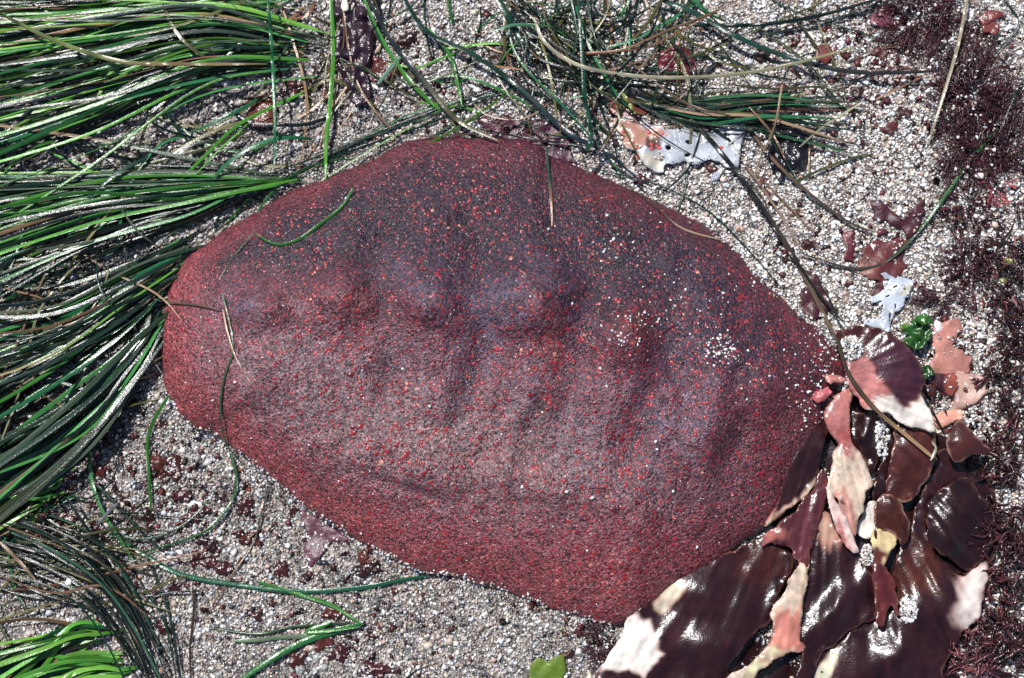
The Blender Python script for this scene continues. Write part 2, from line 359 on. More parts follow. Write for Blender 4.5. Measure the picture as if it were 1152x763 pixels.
# ------------------------------------------------------------------ grains
OCT = np.array([(1, 0, 0), (0, 1, 0), (-1, 0, 0), (0, -1, 0), (0, 0, 1), (0, 0, -1)], float)
OF = np.array([(0, 1, 4), (1, 2, 4), (2, 3, 4), (3, 0, 4), (1, 0, 5), (2, 1, 5), (3, 2, 5), (0, 3, 5)])
PAL = np.array([(.82, .81, .80), (.66, .65, .66), (.60, .53, .46), (.44, .37, .32), (.52, .57, .66), (.28, .27, .28), (.12, .12, .13), (.035, .035, .05), (.36, .25, .20), (.50, .34, .31), (.95, .95, .95), (.35, .40, .40)])
def grains(name, C, R, wts, label, cat=None, extra=1.0, parent=None):
    n = len(C); rs = RNG
    Q = rs.randn(n, 3, 3); q, _ = np.linalg.qr(Q)
    sc = (.75+.6*rs.rand(n, 1, 3))*R[:, None, None]*U
    tv = OCT[None]*(1+.35*rs.randn(n, 6, 1).clip(-1, 1)*.6)+rs.randn(n, 6, 3)*.16
    Vg = np.einsum('nij,nkj->nki', q, tv*sc)+C[:, None, :]
    Fg = OF[None]+(np.arange(n)*6)[:, None, None]
    w_ = np.asarray(wts, float)
    if w_.ndim == 1: idx = rs.choice(len(PAL), n, p=w_/w_.sum())
    else:
        cw = np.cumsum(w_/w_.sum(1, keepdims=True), 1); idx = (rs.rand(n, 1) > cw).sum(1).clip(0, len(PAL)-1)
    col = PAL[idx]*(.8+.35*rs.rand(n, 1)); col = np.repeat(col*extra, 6, 0)
    o = mesh(name, Vg.reshape(-1, 3), Fg.reshape(-1, 3), MG, parent, col=np.clip(col, 0, .92), smooth=False)
    o['kind'] = 'stuff'
    if parent is None: tag(o, label, cat)
    return o
step = 2.65
gx_, gy_ = np.meshgrid(np.arange(-60, 1212, step), np.arange(-50, 813, step)); gx_ = gx_.ravel()+RNG.uniform(-1.5, 1.5, gx_.size); gy_ = gy_.ravel()+RNG.uniform(-1.5, 1.5, gy_.size)
ins = sdf(gx_, gy_, [tuple(p) for p in O[::6]]) < -26
gx_, gy_ = gx_[~ins], gy_[~ins]
P = G(gx_, gy_, 0*gx_); hh = hsand(P[:, 0], P[:, 1]); Rg = RNG.choice([.85, 1.2, 1.6, 2.2, 3.2, 4.6], len(gx_), p=[.32, .32, .21, .11, .035, .005])
P = G(gx_, gy_, hh+.4+RNG.uniform(-1.2, 1.3, len(gx_)))
dry = sst(-120, 260, (gx_-520)-(gy_-300)*.9+vn(gx_, gy_, 90, 30)*110+vn(gx_, gy_, 30, 33)*60)[:, None]
WD = np.array([26, 20, 14, 7, 12, 5, 3, 2, 4, 3, 11, 1.]); WW = np.array([9, 14, 11, 11, 14, 14, 9, 6, 5, 2, 3, 5.])
clumpn = (vn(gx_, gy_, 11, 31)+.7*vn(gx_, gy_, 45, 32))[:, None]
Wt = WD*dry+WW*(1-dry); Wt = Wt*np.where(np.arange(12)[None] < 5, np.clip(1+.7*clumpn, .1, 3), np.clip(1-.7*clumpn, .1, 3))
grains('sand_grains', P, Rg, Wt, 'loose coarse beach sand grains, white, tan, grey and black, covering the ground', 'sand grains', extra=(.98+.32*dry[:, 0])[:, None]*np.array([1.0, .975, .94]))
# grains lying on the chiton
pc, rc = [], []
def spot(cx, cy, sx, sy, n):
    for _ in range(n):
        h = hit(random.gauss(cx, sx), random.gauss(cy, sy), False)
        if h and h[1].z > .1: pc.append(np.array(h[0])+np.array(h[1])*U*.5); rc.append(random.choice([.8, .9, 1.1, 1.4, 1.8]))
spot(815, 392, 11, 9, 80); spot(790, 335, 34, 22, 45); spot(710, 368, 18, 12, 60); spot(912, 445, 12, 30, 70); spot(880, 400, 40, 30, 25); spot(700, 270, 40, 25, 40); spot(560, 430, 240, 130, 120); spot(930, 405, 10, 14, 40)
for _ in range(500):
    h = hit(random.uniform(185, 945), random.uniform(155, 700), False)
    if h: pc.append(np.array(h[0])+np.array(h[1])*U*.3); rc.append(random.choice([.5, .6, .75]))
for q in ((483, 457), (757, 553), (588, 548), (666, 560), (784, 616), (738, 497), (690, 270), (637, 553)):
    h = hit(*q, False); pc.append(np.array(h[0])+np.array(h[1])*U); rc.append(2.6)
grains('sand_grains', np.array(pc), np.array(rc), [20, 10, 5, 2, 6, 1, 0, 0, 1, 2, 12, 0], 'pale sand grains sprinkled over the back of the chiton', 'sand grains')

# ------------------------------------------------------------------ sheets with an outline (fronds, scraps)
def sheet(name, poly, z0, mat, base, patches=(), bumps=(), amp=2.5, wl=28, step=2.5, th=.7, parent=None, holes=(), jag=1.5, droop=.6, seed=0, fray=0, edgecol=None, spline=True, onground=False, mottle=.16, frill=2.2, pleat=0):
    P = catmull(poly, len(poly)*14, True) if spline else np.array(poly, float)
    P = arclen_resample(P, step*.8); n = len(P); k = np.arange(n)*step*.8
    nr = np.roll(P, -1, 0)-np.roll(P, 1, 0); nr = np.stack([nr[:, 1], -nr[:, 0]], 1)/(np.linalg.norm(nr, axis=1)[:, None]+1e-9)
    P = P+nr*(vn(k, 0*k+seed*31, 7, seed)*jag+fray*np.abs(vn(k, 0*k+seed*11, 3.2, seed+1))*np.sign(vn(k, 0*k, 20, seed+2)).clip(0, 1))[:, None]
    loops = [P]
    for h in holes:
        hp = arclen_resample(catmull(h, len(h)*10, True), step*.7); loops.append(hp)
    x0, y0 = P.min(0); x1, y1 = P.max(0)
    X, Y = np.meshgrid(np.arange(x0, x1, step), np.arange(y0, y1, step*.87)); X = X+(np.arange(X.shape[0]) % 2)[:, None]*step/2
    X, Y = X.ravel(), Y.ravel(); rs = np.random.RandomState(seed+5); X = X+rs.uniform(-.3, .3, X.size); Y = Y+rs.uniform(-.3, .3, X.size)
    d = sdf(X, Y, P)
    for hp in loops[1:]: d = np.maximum(d, -sdf(X, Y, hp))
    ok = d < -step*.45; pts = list(map(tuple, np.stack([X[ok], Y[ok]], 1)))
    vs, es = [], []
    for L in loops:
        b = len(vs); vs += list(map(tuple, L)); es += [(b+q, b+(q+1) % len(L)) for q in range(len(L))]
    vs += pts
    r = delaunay_2d_cdt([Vector(v_) for v_ in vs], es, [], 0, 1e-5)
    RV = np.array([tuple(v_) for v_ in r[0]]); RF = np.array([f for f in r[2] if len(f) == 3])
    c = RV[RF].mean(1); keep = inside(c[:, 0], c[:, 1], P)
    for hp in loops[1:]: keep &= ~inside(c[:, 0], c[:, 1], hp)
    RF = RF[keep]; x, y = RV[:, 0], RV[:, 1]
    e = -sdf(x, y, P[::2])
    z = z0+vn(x, y, wl, seed)*amp+vn(x, y, wl*.4, seed+3)*amp*.16-droop*np.exp(-e/4)+frill*np.exp(-e/6)*(vn(x, y, 8, seed+9)+.5*vn(x, y, 4, seed+10))
    th_ = np.arctan2(y-425, x-935); r_p = np.hypot(y-425, x-935)
    if pleat: z = z+pleat*sst(20, 130, r_p)*(vn(th_*230+seed*40, r_p*.10, 16, seed+30)+.45*vn(th_*230, r_p*.14, 6, seed+31))
    for cx, cy, sx, sy, an, am in bumps:
        a = math.radians(an); u = (x-cx)*math.cos(a)+(y-cy)*math.sin(a); v = -(x-cx)*math.sin(a)+(y-cy)*math.cos(a)
        z = z+am*np.exp(-.5*((u/sx)**2+(v/sy)**2))
    col = np.tile(np.array(base, float), (len(x), 1))
    nn = vn(x, y, 6, seed+7)*2
    for poly2, cc, soft in patches:
        if pleat:
            f = 1-sst(-soft*1.3-2.2, soft*1.1+.2, sdf(x, y, poly2)+nn*.8+vn(th_*230, r_p*.12, 5, seed+33)*(2+soft*.6)); mid = np.array([.30, .095, .075])
            g_ = np.clip(f*2, 0, 1)[:, None]; g2 = np.clip(f*2-1, 0, 1)[:, None]; tgt = mid*.5+np.array(cc)*.5 if sum(cc) > .5 else np.array(cc)
            col = (col*(1-g_)+tgt*g_)*(1-g2)+np.array(cc)*g2
        else: f = 1-sst(-soft, soft, sdf(x, y, poly2)+nn*min(1, soft*.6)); col = col*(1-f[:, None])+np.array(cc)*f[:, None]
    mo = vn(x, y, 5, seed+17)*mottle+vn(x, y, 13, seed+18)*mottle*.8+vn(x+y*.4, y*.16, 4, seed+19)*mottle
    if pleat: mo = mo+vn(th_*230, r_p*.08, 4, seed+34)*.25; col = col*np.exp(mo)[:, None]
    if edgecol is not None:
        f = np.exp(-(e/1.3)**2)*np.clip(.3+.8*vn(x, y, 9, seed+21), 0, .8); col = col*(1-f[:, None])+np.array(edgecol)*f[:, None]
    if onground:
        g0 = G(x, y, 0*x); z = z+hsand(g0[:, 0], g0[:, 1])
    top = G(x, y, z); bot = top-np.array([0, 0, th*U]); nv = len(x)
    ed = {}
    for f in RF:
        for a, b in ((f[0], f[1]), (f[1], f[2]), (f[2], f[0])): ed[(a, b)] = ed.get((a, b), 0)+1
    v0, v1, v2 = top[RF[0][0]], top[RF[0][1]], top[RF[0][2]]
    up = np.cross(v1-v0, v2-v0)[2] > 0
    Ft = RF if up else RF[:, ::-1]; Fb = Ft[:, ::-1]+nv
    es2 = [(a, b) for (a, b) in ed if (b, a) not in ed]
    side = [([a, b, b+nv, a+nv] if not up else [b, a, a+nv, b+nv]) for a, b in es2]
    FF = Ft.tolist()+Fb.tolist()+side
    return mesh(name, np.vstack([top, bot]), FF, mat, parent, col=np.vstack([col, col])), (top, Ft)
def KK(L): return [(680+a/2.29, 430+b/2.29) for a, b in L]
def kb(x, y, sx, sy, an, am): return (680+x/2.29, 430+y/2.29, sx, sy, an, am)
DK = (.016, .0045, .005); DP = (.022, .006, .008); BR = (.05, .012, .007); PL = (.52, .42, .33); WH = (.66, .62, .57); PK = (.40, .155, .145); RM = (.26, .045, .05); YE = (.62, .50, .28)
kelp = empty('kelp_plant', 940, 440, 'glossy dark maroon kelp with broad blades, bleached cream and pink in places, against the chiton', 'seaweed')
def fr(poly, z0, base, patches=(), bumps=(), label=None, kk=True, **kw):
    o, (tv, tf) = sheet('frond', KK(poly) if kk else poly, z0, MK, base, [((KK(a) if kk else a), c, s_) for a, c, s_ in patches], [kb(*b_) if kk else b_ for b_ in bumps], parent=kelp, pleat=kw.pop('pleat', 2.0), fray=kw.pop('fray', 1.2), edgecol=kw.pop('edgecol', (.20, .08, .06)), **kw)
    OTHER.append(BVHTree.FromPolygons([tuple(v) for v in tv], tf.tolist()))
    if label: o['label'] = label
    return o
# dark sheet lying below all others
fr([(560,60),(640,30),(760,110),(860,130),(930,180),(1000,260),(1010,400),(985,480),(960,620),(900,700),(850,800),(300,800),(330,640),(420,560),(430,400),(480,230)], 4, DK, amp=2, seed=1, step=6)
fr([(850,190),(880,170),(920,210),(935,250),(900,290),(850,300),(830,330),(830,380),(845,425),(870,465),(920,500),(950,482),(985,462),(988,500),(975,560),(965,610),(925,640),(905,680),(870,740),(850,790),(500,790),(515,740),(560,700),(640,640),(695,600),(740,500),(760,430),(790,380),(800,330),(820,280),(840,240)], 13, DP,
   [([(915,505),(950,482),(990,455),(992,510),(978,580),(962,640),(925,635),(895,600),(912,550)], (.62,.56,.52), 6), ([(540,790),(545,745),(570,715),(600,675),(606,710),(585,745),(565,800)], (.55,.55,.42), 1.5), ([(800,400),(860,440),(870,520),(780,560),(740,520)], BR, 14)],
   [kb and (800,600,30,14,-12,7), (760,690,14,30,20,7), (880,560,26,24,0,8), (700,720,34,20,0,6), (820,480,30,24,0,5)], 'widest blade, curling up into a bleached rim beside the fine dark weed', amp=3.5, wl=34, seed=2, fray=1.5)
fr([(840,300),(880,270),(930,245),(970,290),(1000,340),(1005,400),(990,440),(950,478),(930,482),(890,455),(850,430),(835,400),(828,340)], 16, DK, (), [(905,360,26,20,-35,12), (960,400,16,16,0,-3)], 'rounded near black blade with a wet shine', seed=3, amp=3)
fr([(205,480),(260,450),(320,440),(370,415),(420,400),(475,440),(485,480),(455,530),(435,580),(425,620),(395,640),(345,700),(320,740),(300,795),(-5,795),(5,710),(40,660),(65,600),(95,580),(135,535),(170,505)], 14, DP,
   [([(-10,700),(30,640),(70,590),(115,615),(135,660),(133,690),(152,700),(125,725),(100,757),(60,745),(-10,742)], WH, 2.0), ([(115,575),(180,500),(205,528),(180,560),(150,592)], (.60,.52,.40), 2), ([(330,460),(420,400),(480,440),(470,500),(400,520),(340,500)], (.045,.011,.008), 12)],
   [(255,545,19,16,0,10), (270,670,26,20,10,11), (380,600,18,22,0,5), (70,700,26,22,0,5)], 'broad dark blade with a big white bleached tip', amp=2.2, wl=26, seed=4, fray=1.2)
fr([(550,350),(580,340),(600,390),(650,440),(668,470),(695,510),(700,600),(660,625),(620,650),(590,680),(560,700),(520,790),(490,790),(500,740),(515,680),(500,650),(505,580),(530,430)], 17, DP,
   [([(540,345),(585,335),(610,400),(580,420),(545,400)], (.40,.26,.20), 9)], [(590,590,44,11,-45,10), (580,470,20,24,0,3)], 'centre blade with a long wet glint', amp=1.5, seed=5)
fr([(600,20),(572,60),(574,120),(562,180),(548,235),(545,262),(510,300),(470,330),(430,362),(415,372),(400,360),(430,330),(411,290),(430,260),(450,240),(455,205),(490,150),(500,130),(530,90),(570,40)], 19, DP,
   [([(405,300),(428,262),(440,300),(440,325),(420,350),(395,365)], (.42,.18,.14), 3), ([(418,370),(440,330),(500,300),(543,247),(552,262),(512,305),(470,332),(430,366)], PL, 1.5)], [(500,200,16,24,25,9)], 'narrow blade along the chiton edge with a cream hem', amp=1.5, seed=6, fray=1.5)
fr([(560,225),(577,270),(572,300),(562,340),(547,380),(532,430),(527,480),(505,470),(485,440),(470,420),(430,415),(405,428),(410,400),(450,365),(500,322),(540,270)], 23, (.085,.022,.028),
   [([(400,430),(410,395),(450,365),(475,385),(470,410),(440,405)], (.34,.12,.11), 3)], [(450,390,8,8,0,6)], 'frayed plum coloured strip', amp=2, seed=7, fray=3)
fr([(505,468),(522,478),(528,468),(522,520),(512,560),(507,600),(503,660),(517,682),(500,692),(460,702),(400,745),(360,795),(310,795),(320,760),(360,735),(380,722),(410,692),(432,650),(440,620),(428,600),(440,570),(470,530),(480,500)], 25, PL,
   [([(430,640),(445,600),(500,590),(510,680),(470,700),(420,700)], (.50,.20,.16), 8), ([(515,470),(530,465),(512,600),(503,600)], (.45,.42,.28), 2), ([(330,795),(400,735),(430,720),(430,700),(380,720)], (.55,.55,.36), 3), ([(430,680),(480,690),(470,700),(400,720)],(.5,.45,.3),3)], (), 'cream and pink ribbon running down to the frame edge', amp=1.5, seed=8, fray=2)
fr([(632,55),(650,78),(700,72),(722,90),(715,150),(692,235),(672,205),(645,165),(630,120)], 15, DK, (), [(672,150,7,26,8,9), (700,110,8,10,0,5)], amp=4, wl=11, seed=9)
fr([(568,70),(590,35),(612,25),(634,12),(634,60),(632,120),(645,165),(672,200),(682,240),(692,265),(672,290),(667,330),(657,350),(647,397),(630,370),(610,330),(598,300),(575,280),(585,230),(590,180),(603,160),(590,140),(570,110)], 27, PL,
   [([(560,0),(640,0),(640,165),(600,165),(560,120)], PK, 7), ([(598,290),(620,280),(640,320),(650,400),(625,370)], (.50,.26,.22), 5), ([(605,130),(640,110),(640,200),(615,170)], (.42,.10,.10), 6), ([(610,300),(622,312),(612,318),(602,306)], (.03,.01,.01), .8)], [(600,90,14,16,0,5), (630,230,12,18,0,4)], 'pink to cream tapering blade', amp=1.5, seed=10)
fr([(570,268),(590,288),(606,320),(632,370),(657,440),(640,442),(622,425),(598,380),(582,330)], 31, (.66,.50,.46), [([(600,350),(640,440),(620,430),(590,370)], PK, 4)], (), 'thin pale stripe like blade', spline=False, amp=1, seed=11)
fr([(648,382),(663,342),(675,315),(702,312),(704,385),(680,402),(660,398)], 17, WH, (), (), 'small white bleached lobe', amp=1.5, seed=12)
fr([(733,108),(752,115),(747,170),(727,260),(717,302),(688,300),(700,240),(720,180)], 19, DK, (), (), amp=1, seed=13)
fr([(754,108),(800,118),(850,126),(852,190),(837,240),(802,290),(770,312),(742,300),(718,310),(725,260),(742,180)], 22, (.060,.016,.014), [([(760,230),(800,220),(810,280),(750,300)], BR, 8)], [(800,180,20,30,0,5)], amp=1.5, seed=14, edgecol=(.45,.28,.2))
fr([(700,312),(725,288),(750,298),(772,330),(787,370),(782,400),(765,422),(747,392),(715,382),(700,402),(694,350)], 28, BR, (), [(735,330,8,18,-20,4)], 'curled warm brown flap', amp=1.5, seed=15, edgecol=(.5,.3,.22))
fr([(690,383),(747,385),(752,410),(740,432),(727,460),(715,478),(698,462),(690,430)], 26, YE, [([(690,430),(710,420),(725,445),(715,480),(690,470)], (.08,.02,.014), 4)], (), 'pale yellow bleached flap', amp=1, seed=16)
fr([(692,445),(712,465),(735,490),(747,520),(754,560),(757,602),(740,575),(727,588),(719,628),(702,622),(697,560),(690,500)], 29, (.085,.018,.018), (), (), amp=1.5, seed=17, fray=1)
# top flap, photo coordinates
fr([(938,378),(950,370),(970,367),(990,371),(1010,381),(1026,396),(1036,412),(1041,428),(1038,437),(1035,442),(1042,448),(1048,466),(1053,485),(1040,484),(1022,479),(1008,472),(1000,465),(985,462),(970,458),(965,447),(958,438),(954,425),(950,412),(944,395)], 36, (.055,.015,.015),
   [([(945,408),(978,400),(1002,440),(1015,460),(1008,476),(960,470),(940,430)], PK, 3.5), ([(985,446),(1005,444),(1016,459),(1038,442),(1060,440),(1060,495),(1000,480),(975,462)], WH, 3), ([(985,380),(1040,385),(1050,436),(1036,441),(1017,457),(1003,441),(985,414),(978,400)], (.045,.014,.024), 3)],
   [(1015,410,22,26,0,5), (960,385,16,12,0,-4)], 'top flap, half dark purple and half pink and white', kk=False, amp=1.2, seed=18)
fr([(926,424),(935,420),(945,422),(953,428),(946,431),(934,430)], 40, PK, (), (), 'small pink curl', kk=False, amp=1, seed=19, step=1.6, spline=False, frill=3, jag=2, fray=2)
fr([(913,448),(920,440),(932,434),(938,441),(930,450),(920,453)], 40, (.45,.12,.13), (), (926,444,3,3,0,4) and [(926,444,4,4,0,4)], 'small shiny pink curl', kk=False, amp=1, seed=20, step=1.6, spline=False, frill=3, jag=2, fray=2)
cap, _c = sheet('kelp_scrap', KK([(885,140),(905,105),(925,105),(960,140),(992,178),(950,187),(915,207),(900,205),(884,175)]), 34, MK, (.05,.014,.012), [], [kb(925,150,13,13,0,10)], edgecol=(.45,.25,.2), seed=21, amp=1.5, fray=1.5)
tag(cap, 'small domed brown kelp scrap with a pale torn lower hem, next to the white-tipped flap', 'seaweed'); OTHER.append(BVHTree.FromPolygons([tuple(v) for v in _c[0]], _c[1].tolist()))
# grains in heaps on the kelp
def heap(cx, cy, rx, ry, n, h, label):
    pp, rr = [], []
    for _ in range(n):
        a = random.random()*6.28; r = math.sqrt(random.random()); x_, y_ = cx+rx*r*math.cos(a), cy+ry*r*math.sin(a)
        q = hit(x_, y_)
        if q: pp.append(np.array(q[0])+np.array([0, 0, U*(random.random()*h*(1-r*r)+.6)])); rr.append(random.choice([1.2, 1.5, 1.8, 2.3]))
    grains('sand_heap', np.array(pp), np.array(rr), WD, label, 'sand')
heap(957, 392, 13, 14, 260, 9, 'small round heap of pale sand on the dark upper kelp flap')
heap(992, 492, 7, 26, 260, 6, 'narrow trail of sand caught between two dark kelp blades')
heap(1022, 685, 10, 15, 200, 6, 'patch of damp sand in the hollow of the widest kelp blade')
heap(975, 625, 7, 12, 120, 4, 'pinch of sand beside the pale yellow kelp flap')

# ------------------------------------------------------------------ grass blades
GREENS = [(.07,.25,.03), (.045,.19,.028), (.12,.31,.04), (.03,.15,.035), (.02,.13,.05)]
DARKS = [(.006,.022,.013), (.004,.012,.010), (.010,.035,.022), (.008,.012,.014), (.013,.03,.014)]
GREYS = [(.04,.07,.04), (.025,.05,.035), (.08,.11,.07), (.015,.035,.025)]
TANS = [(.34,.20,.11), (.26,.15,.09), (.42,.28,.17), (.20,.09,.05)]
OLIVE = [(.10,.10,.03), (.14,.13,.05), (.05,.06,.02)]
def blade_mesh(name, W, wid, col, parent=None, taper=(.5, .25), roll=0, thick=.28, col2=None):
    """W (n,3) world centreline; wid px"""
    n = len(W); t = np.gradient(W, axis=0); t /= np.linalg.norm(t, axis=1)[:, None]+1e-12
    up = np.array([0, 0, 1.]); sd_ = np.cross(t, up); sd_ /= np.linalg.norm(sd_, axis=1)[:, None]+1e-9
    nn = np.cross(sd_, t); s_ = np.linspace(0, 1, n)
    ro = roll+np.sin(s_*random.uniform(1, 5)+random.random()*6)*.45
    a = np.cos(ro)[:, None]; b = np.sin(ro)[:, None]; S1 = sd_*a+nn*b; N1 = nn*a-sd_*b
    ww = wid*.5*U*(1-(1-taper[0])*np.exp(-s_/.06))*(1-(1-taper[1])*np.exp(-(1-s_)/.12)); ww = ww[:, None]
    Vb = np.stack([W-S1*ww, W+N1*ww*thick, W+S1*ww, W+S1*ww-N1*U*.02, W-N1*ww*thick*.6, W-S1*ww-N1*U*.02], 1).reshape(-1, 3)
    k = np.arange(n-1)*6; F = np.concatenate([np.stack([k+q, k+q+1, k+7+q, k+6+q], 1) for q in (0, 1, 3, 4)])[:, ::-1]
    L = np.r_[0, np.cumsum(np.linalg.norm(np.diff(W, axis=0), axis=1))]
    uv = np.stack([np.tile([0, .5, 1, 1, .5, 0], n)*.012, np.repeat(L, 6)*20], 1)
    c0 = np.array(col); c1 = np.array(col2 if col2 is not None else col); f = sst(.35, .75, np.repeat(s_, 6))[:, None]
    return mesh(name, Vb, F, MB, parent, col=c0*(1-f)+c1*f, uv=uv)
def clump(px0, py0, U_, L_, n, w_, pal, label, zr=(4, 34), jit=7, lenr=(.6, 1.0), arch=8, group='clumps of green surfgrass', pw=(2.0, 5.0), flip=0, name='seagrass_clump'):
    root = empty(name, px0, py0, label, 'seagrass', group)
    ext = lambda A: np.vstack([A, A[-1]+(A[-1]-A[-2])*.9]) if A[-1][0] < 0 else A
    n = int(n*1.2); nu = int(n*.75)
    for q in range(n+nu):
        under = q >= n
        f = random.random(); A = ext(np.array(U_, float))*(1-f)+ext(np.array(L_, float))*f
        sw = random.gauss(0, jit*1.8); tn = random.gauss(0, jit*1.5)
        A = A+np.array([[random.gauss(0, jit*(.6+.3*(k == 0)*4)), tn*k*(k-1.4)*.35+sw*k*.45+random.gauss(0, jit*.5)] for k in range(len(A))])
        a = catmull(A, 30); e = random.uniform(*lenr)**.6; s0 = abs(random.gauss(0, .10)) if not under else random.uniform(0, .35)
        k = np.linspace(s0*29, e*29, 26); a = np.stack([np.interp(k, np.arange(30), a[:, 0]), np.interp(k, np.arange(30), a[:, 1])], 1)
        s_ = np.linspace(0, 1, 26); zb = random.uniform(*zr) if not under else random.uniform(2.5, zr[0]+8)
        z = 3+(zb-3)*np.sin(np.pi*np.clip(s_*.85+.05, 0, 1))**.7+vn(s_*100, s_*0+q*9, 26, q % 9)*3.0
        z = np.maximum(z, 2.0)
        W = G(a[:, 0], a[:, 1], z)
        c = np.array(random.choice(pal))*random.uniform(.65, 1.35)
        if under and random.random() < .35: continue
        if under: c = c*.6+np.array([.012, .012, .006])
        u = random.random()
        if u < .045: c = np.array(random.choice(TANS))*random.uniform(.3, .8)
        elif u < .13: c = np.array(random.choice(DARKS))
        c2 = np.array(random.choice(TANS+OLIVE))*.7 if random.random() < .1 else c*random.uniform(.8, 1.3)
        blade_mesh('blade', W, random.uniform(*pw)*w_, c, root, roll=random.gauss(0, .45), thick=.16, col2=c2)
    return root
clump(350, 55, [(358,35),(240,0),(110,2),(-40,8)], [(350,78),(230,92),(110,150),(-40,215)], 62, 1, GREENS+GREYS[:2], 'largest bright green surfgrass clump combed sideways over sand, rooted by the dark jelly weed', zr=(5, 42), lenr=(.75, 1.0))
clump(300, -20, [(330,-10),(200,-25),(100,-20),(-40,-20)], [(320,14),(220,22),(100,40),(-40,75)], 26, 1, GREENS+DARKS[:2], 'green surfgrass clump cut off by the upper frame edge', zr=(4, 30))
clump(320, 200, [(345,205),(210,192),(100,186),(-40,190)], [(310,196),(215,238),(100,272),(-40,330)], 50, 1, GREENS+GREYS+DARKS[2:3], 'green surfgrass clump ending at the upper shoulder of the chiton', zr=(5, 38), lenr=(.7, 1.0))
clump(560, 90, [(600,88),(470,128),(330,190),(215,265)], [(640,75),(500,140),(350,215),(160,310)], 5, .8, GREENS+DARKS[2:4], 'loose sheaf of long green blades passing above the chiton rim', zr=(6, 16), jit=13, lenr=(.6, 1.0))
clump(200, 280, [(235,262),(150,295),(60,335),(-40,350)], [(200,320),(140,370),(60,420),(-40,480)], 52, 1, GREENS+GREYS+DARKS[:3], 'dense surfgrass clump fanning from the blunt end of the chiton', zr=(5, 40), lenr=(.8, 1.0), arch=6)
clump(190, 340, [(205,325),(150,385),(80,450),(-40,520)], [(185,365),(150,430),(90,500),(-30,590)], 34, 1.05, GREYS+DARKS[:3]+GREENS[3:], 'silvery dark surfgrass clump with strong wet glints reaching the frame edge', zr=(6, 36), lenr=(.8, 1.0), pw=(3.5, 6.5))
clump(75, 530, [(85,525),(50,530),(10,540),(-40,552)], [(70,560),(40,580),(5,600),(-40,625)], 16, 1.3, GREENS, 'short broad green surfgrass tuft at the frame edge among brown jelly scraps', zr=(4, 22))
clump(140, 720, [(118,700),(80,702),(40,722),(-40,765)], [(150,760),(100,765),(50,785),(-40,830)], 34, 1.0, GREENS[:3]+GREENS[4:], 'bright green arched surfgrass clump under the black strands', zr=(8, 40), lenr=(.85, 1.0), pw=(4, 6.5))
clump(190, 760, [(-40,545),(60,585),(135,645),(215,790)], [(-40,650),(50,672),(115,705),(165,800)], 17, .75, DARKS+[(.02,.06,.03)], 'clump of blackish surfgrass strands curving downward beside grey sand', zr=(6, 48), jit=9, lenr=(.75, 1.0), group='clumps of blackish surfgrass')
clump(60, 600, [(-30,560),(60,595),(130,612),(230,640)], [(-30,690),(50,650),(120,620),(200,560)], 12, .6, DARKS+OLIVE, 'sparse clump of thin olive and black surfgrass crossing brown jelly scraps', zr=(4, 20), jit=12, group='clumps of blackish surfgrass')
clump(640, -20, [(560,-30),(590,40),(640,90),(700,165)], [(760,-30),(740,30),(690,80),(640,150)], 12, .7, DARKS+OLIVE+GREENS[3:]+TANS[:1], 'tangled dark and olive surfgrass clump hanging in from the upper frame edge', zr=(5, 34), jit=20, lenr=(.5, 1.0), group='clumps of blackish surfgrass')
clump(640, 20, [(585,-20),(620,30),(680,80),(800,110)], [(560,20),(640,70),(740,125),(880,150)], 16, .55, DARKS+OLIVE, 'thin wiry surfgrass clump trailing above the white lacy seaweed', zr=(5, 26), jit=16, lenr=(.5, 1.0), group='clumps of blackish surfgrass')
clump(690, 120, [(680,98),(760,112),(860,110),(985,112)], [(720,120),(790,138),(870,140),(975,158)], 18, 1.0, DARKS+GREENS[4:], 'flat blackish surfgrass bundle pointing across pale dry sand', zr=(5, 22), jit=6, lenr=(.6, 1.0), group='clumps of blackish surfgrass')
clump(360, 40, [(350,-20),(335,25),(360,70),(330,110)], [(420,-20),(440,40),(400,90),(350,130)], 8, .6, OLIVE+TANS, 'few tan and olive withered blades beside the dark jelly weed', zr=(3, 14), jit=16, group='clumps of withered surfgrass')

# blades lying in every direction, under the clumps that hold them
def tangle(cx, cy, box, n, pal, label, wr=(1.4, 4), zr=(3, 26), main=None, spread=1.2, lr=(60, 190), group='tangles of thin surfgrass blades'):
    root = empty('seagrass_tangle', cx, cy, label, 'seagrass', group)
    for q in range(n):
        x0, y0 = random.uniform(box[0], box[2]), random.uniform(box[1], box[3]); a = random.uniform(0, 6.28) if main is None else random.gauss(main, spread)
        L = random.uniform(*lr); cv = random.gauss(0, .35); P_ = []; X_, Y_ = x0-math.cos(a)*L/2, y0-math.sin(a)*L/2
        for k in range(6): P_.append((X_, Y_)); X_ += math.cos(a)*L/5; Y_ += math.sin(a)*L/5; a += cv*.5+random.gauss(0, .12)
        a_ = catmull(P_, 20); s_ = np.linspace(0, 1, 20); z = 2.5+random.uniform(*zr)*np.sin(np.pi*s_)**.6*random.uniform(.4, 1)
        if any(h_ and h_[3] and h_[0].z > z[k]*U for k in range(0, 20, 4) for h_ in [hit(*a_[k])]): continue
        blade_mesh('blade', G(a_[:, 0], a_[:, 1], z), random.uniform(*wr), np.array(random.choice(pal))*random.uniform(.6, 1.3), root, roll=random.gauss(0, .4), thick=.2)
tangle(660, 20, (570, -10, 790, 120), 70, DARKS+OLIVE+GREENS[3:]+TANS[1:2]+DARKS, 'thick tangle of thin dark and olive blades behind the pale cream blade', main=1.3, spread=.8)
tangle(620, 60, (560, 20, 720, 170), 24, DARKS+OLIVE+TANS[1:], 'wiry tangle between the upper chiton rim and the pale cream blade', wr=(1.2, 2.6), main=.9, spread=.9, lr=(50, 130))
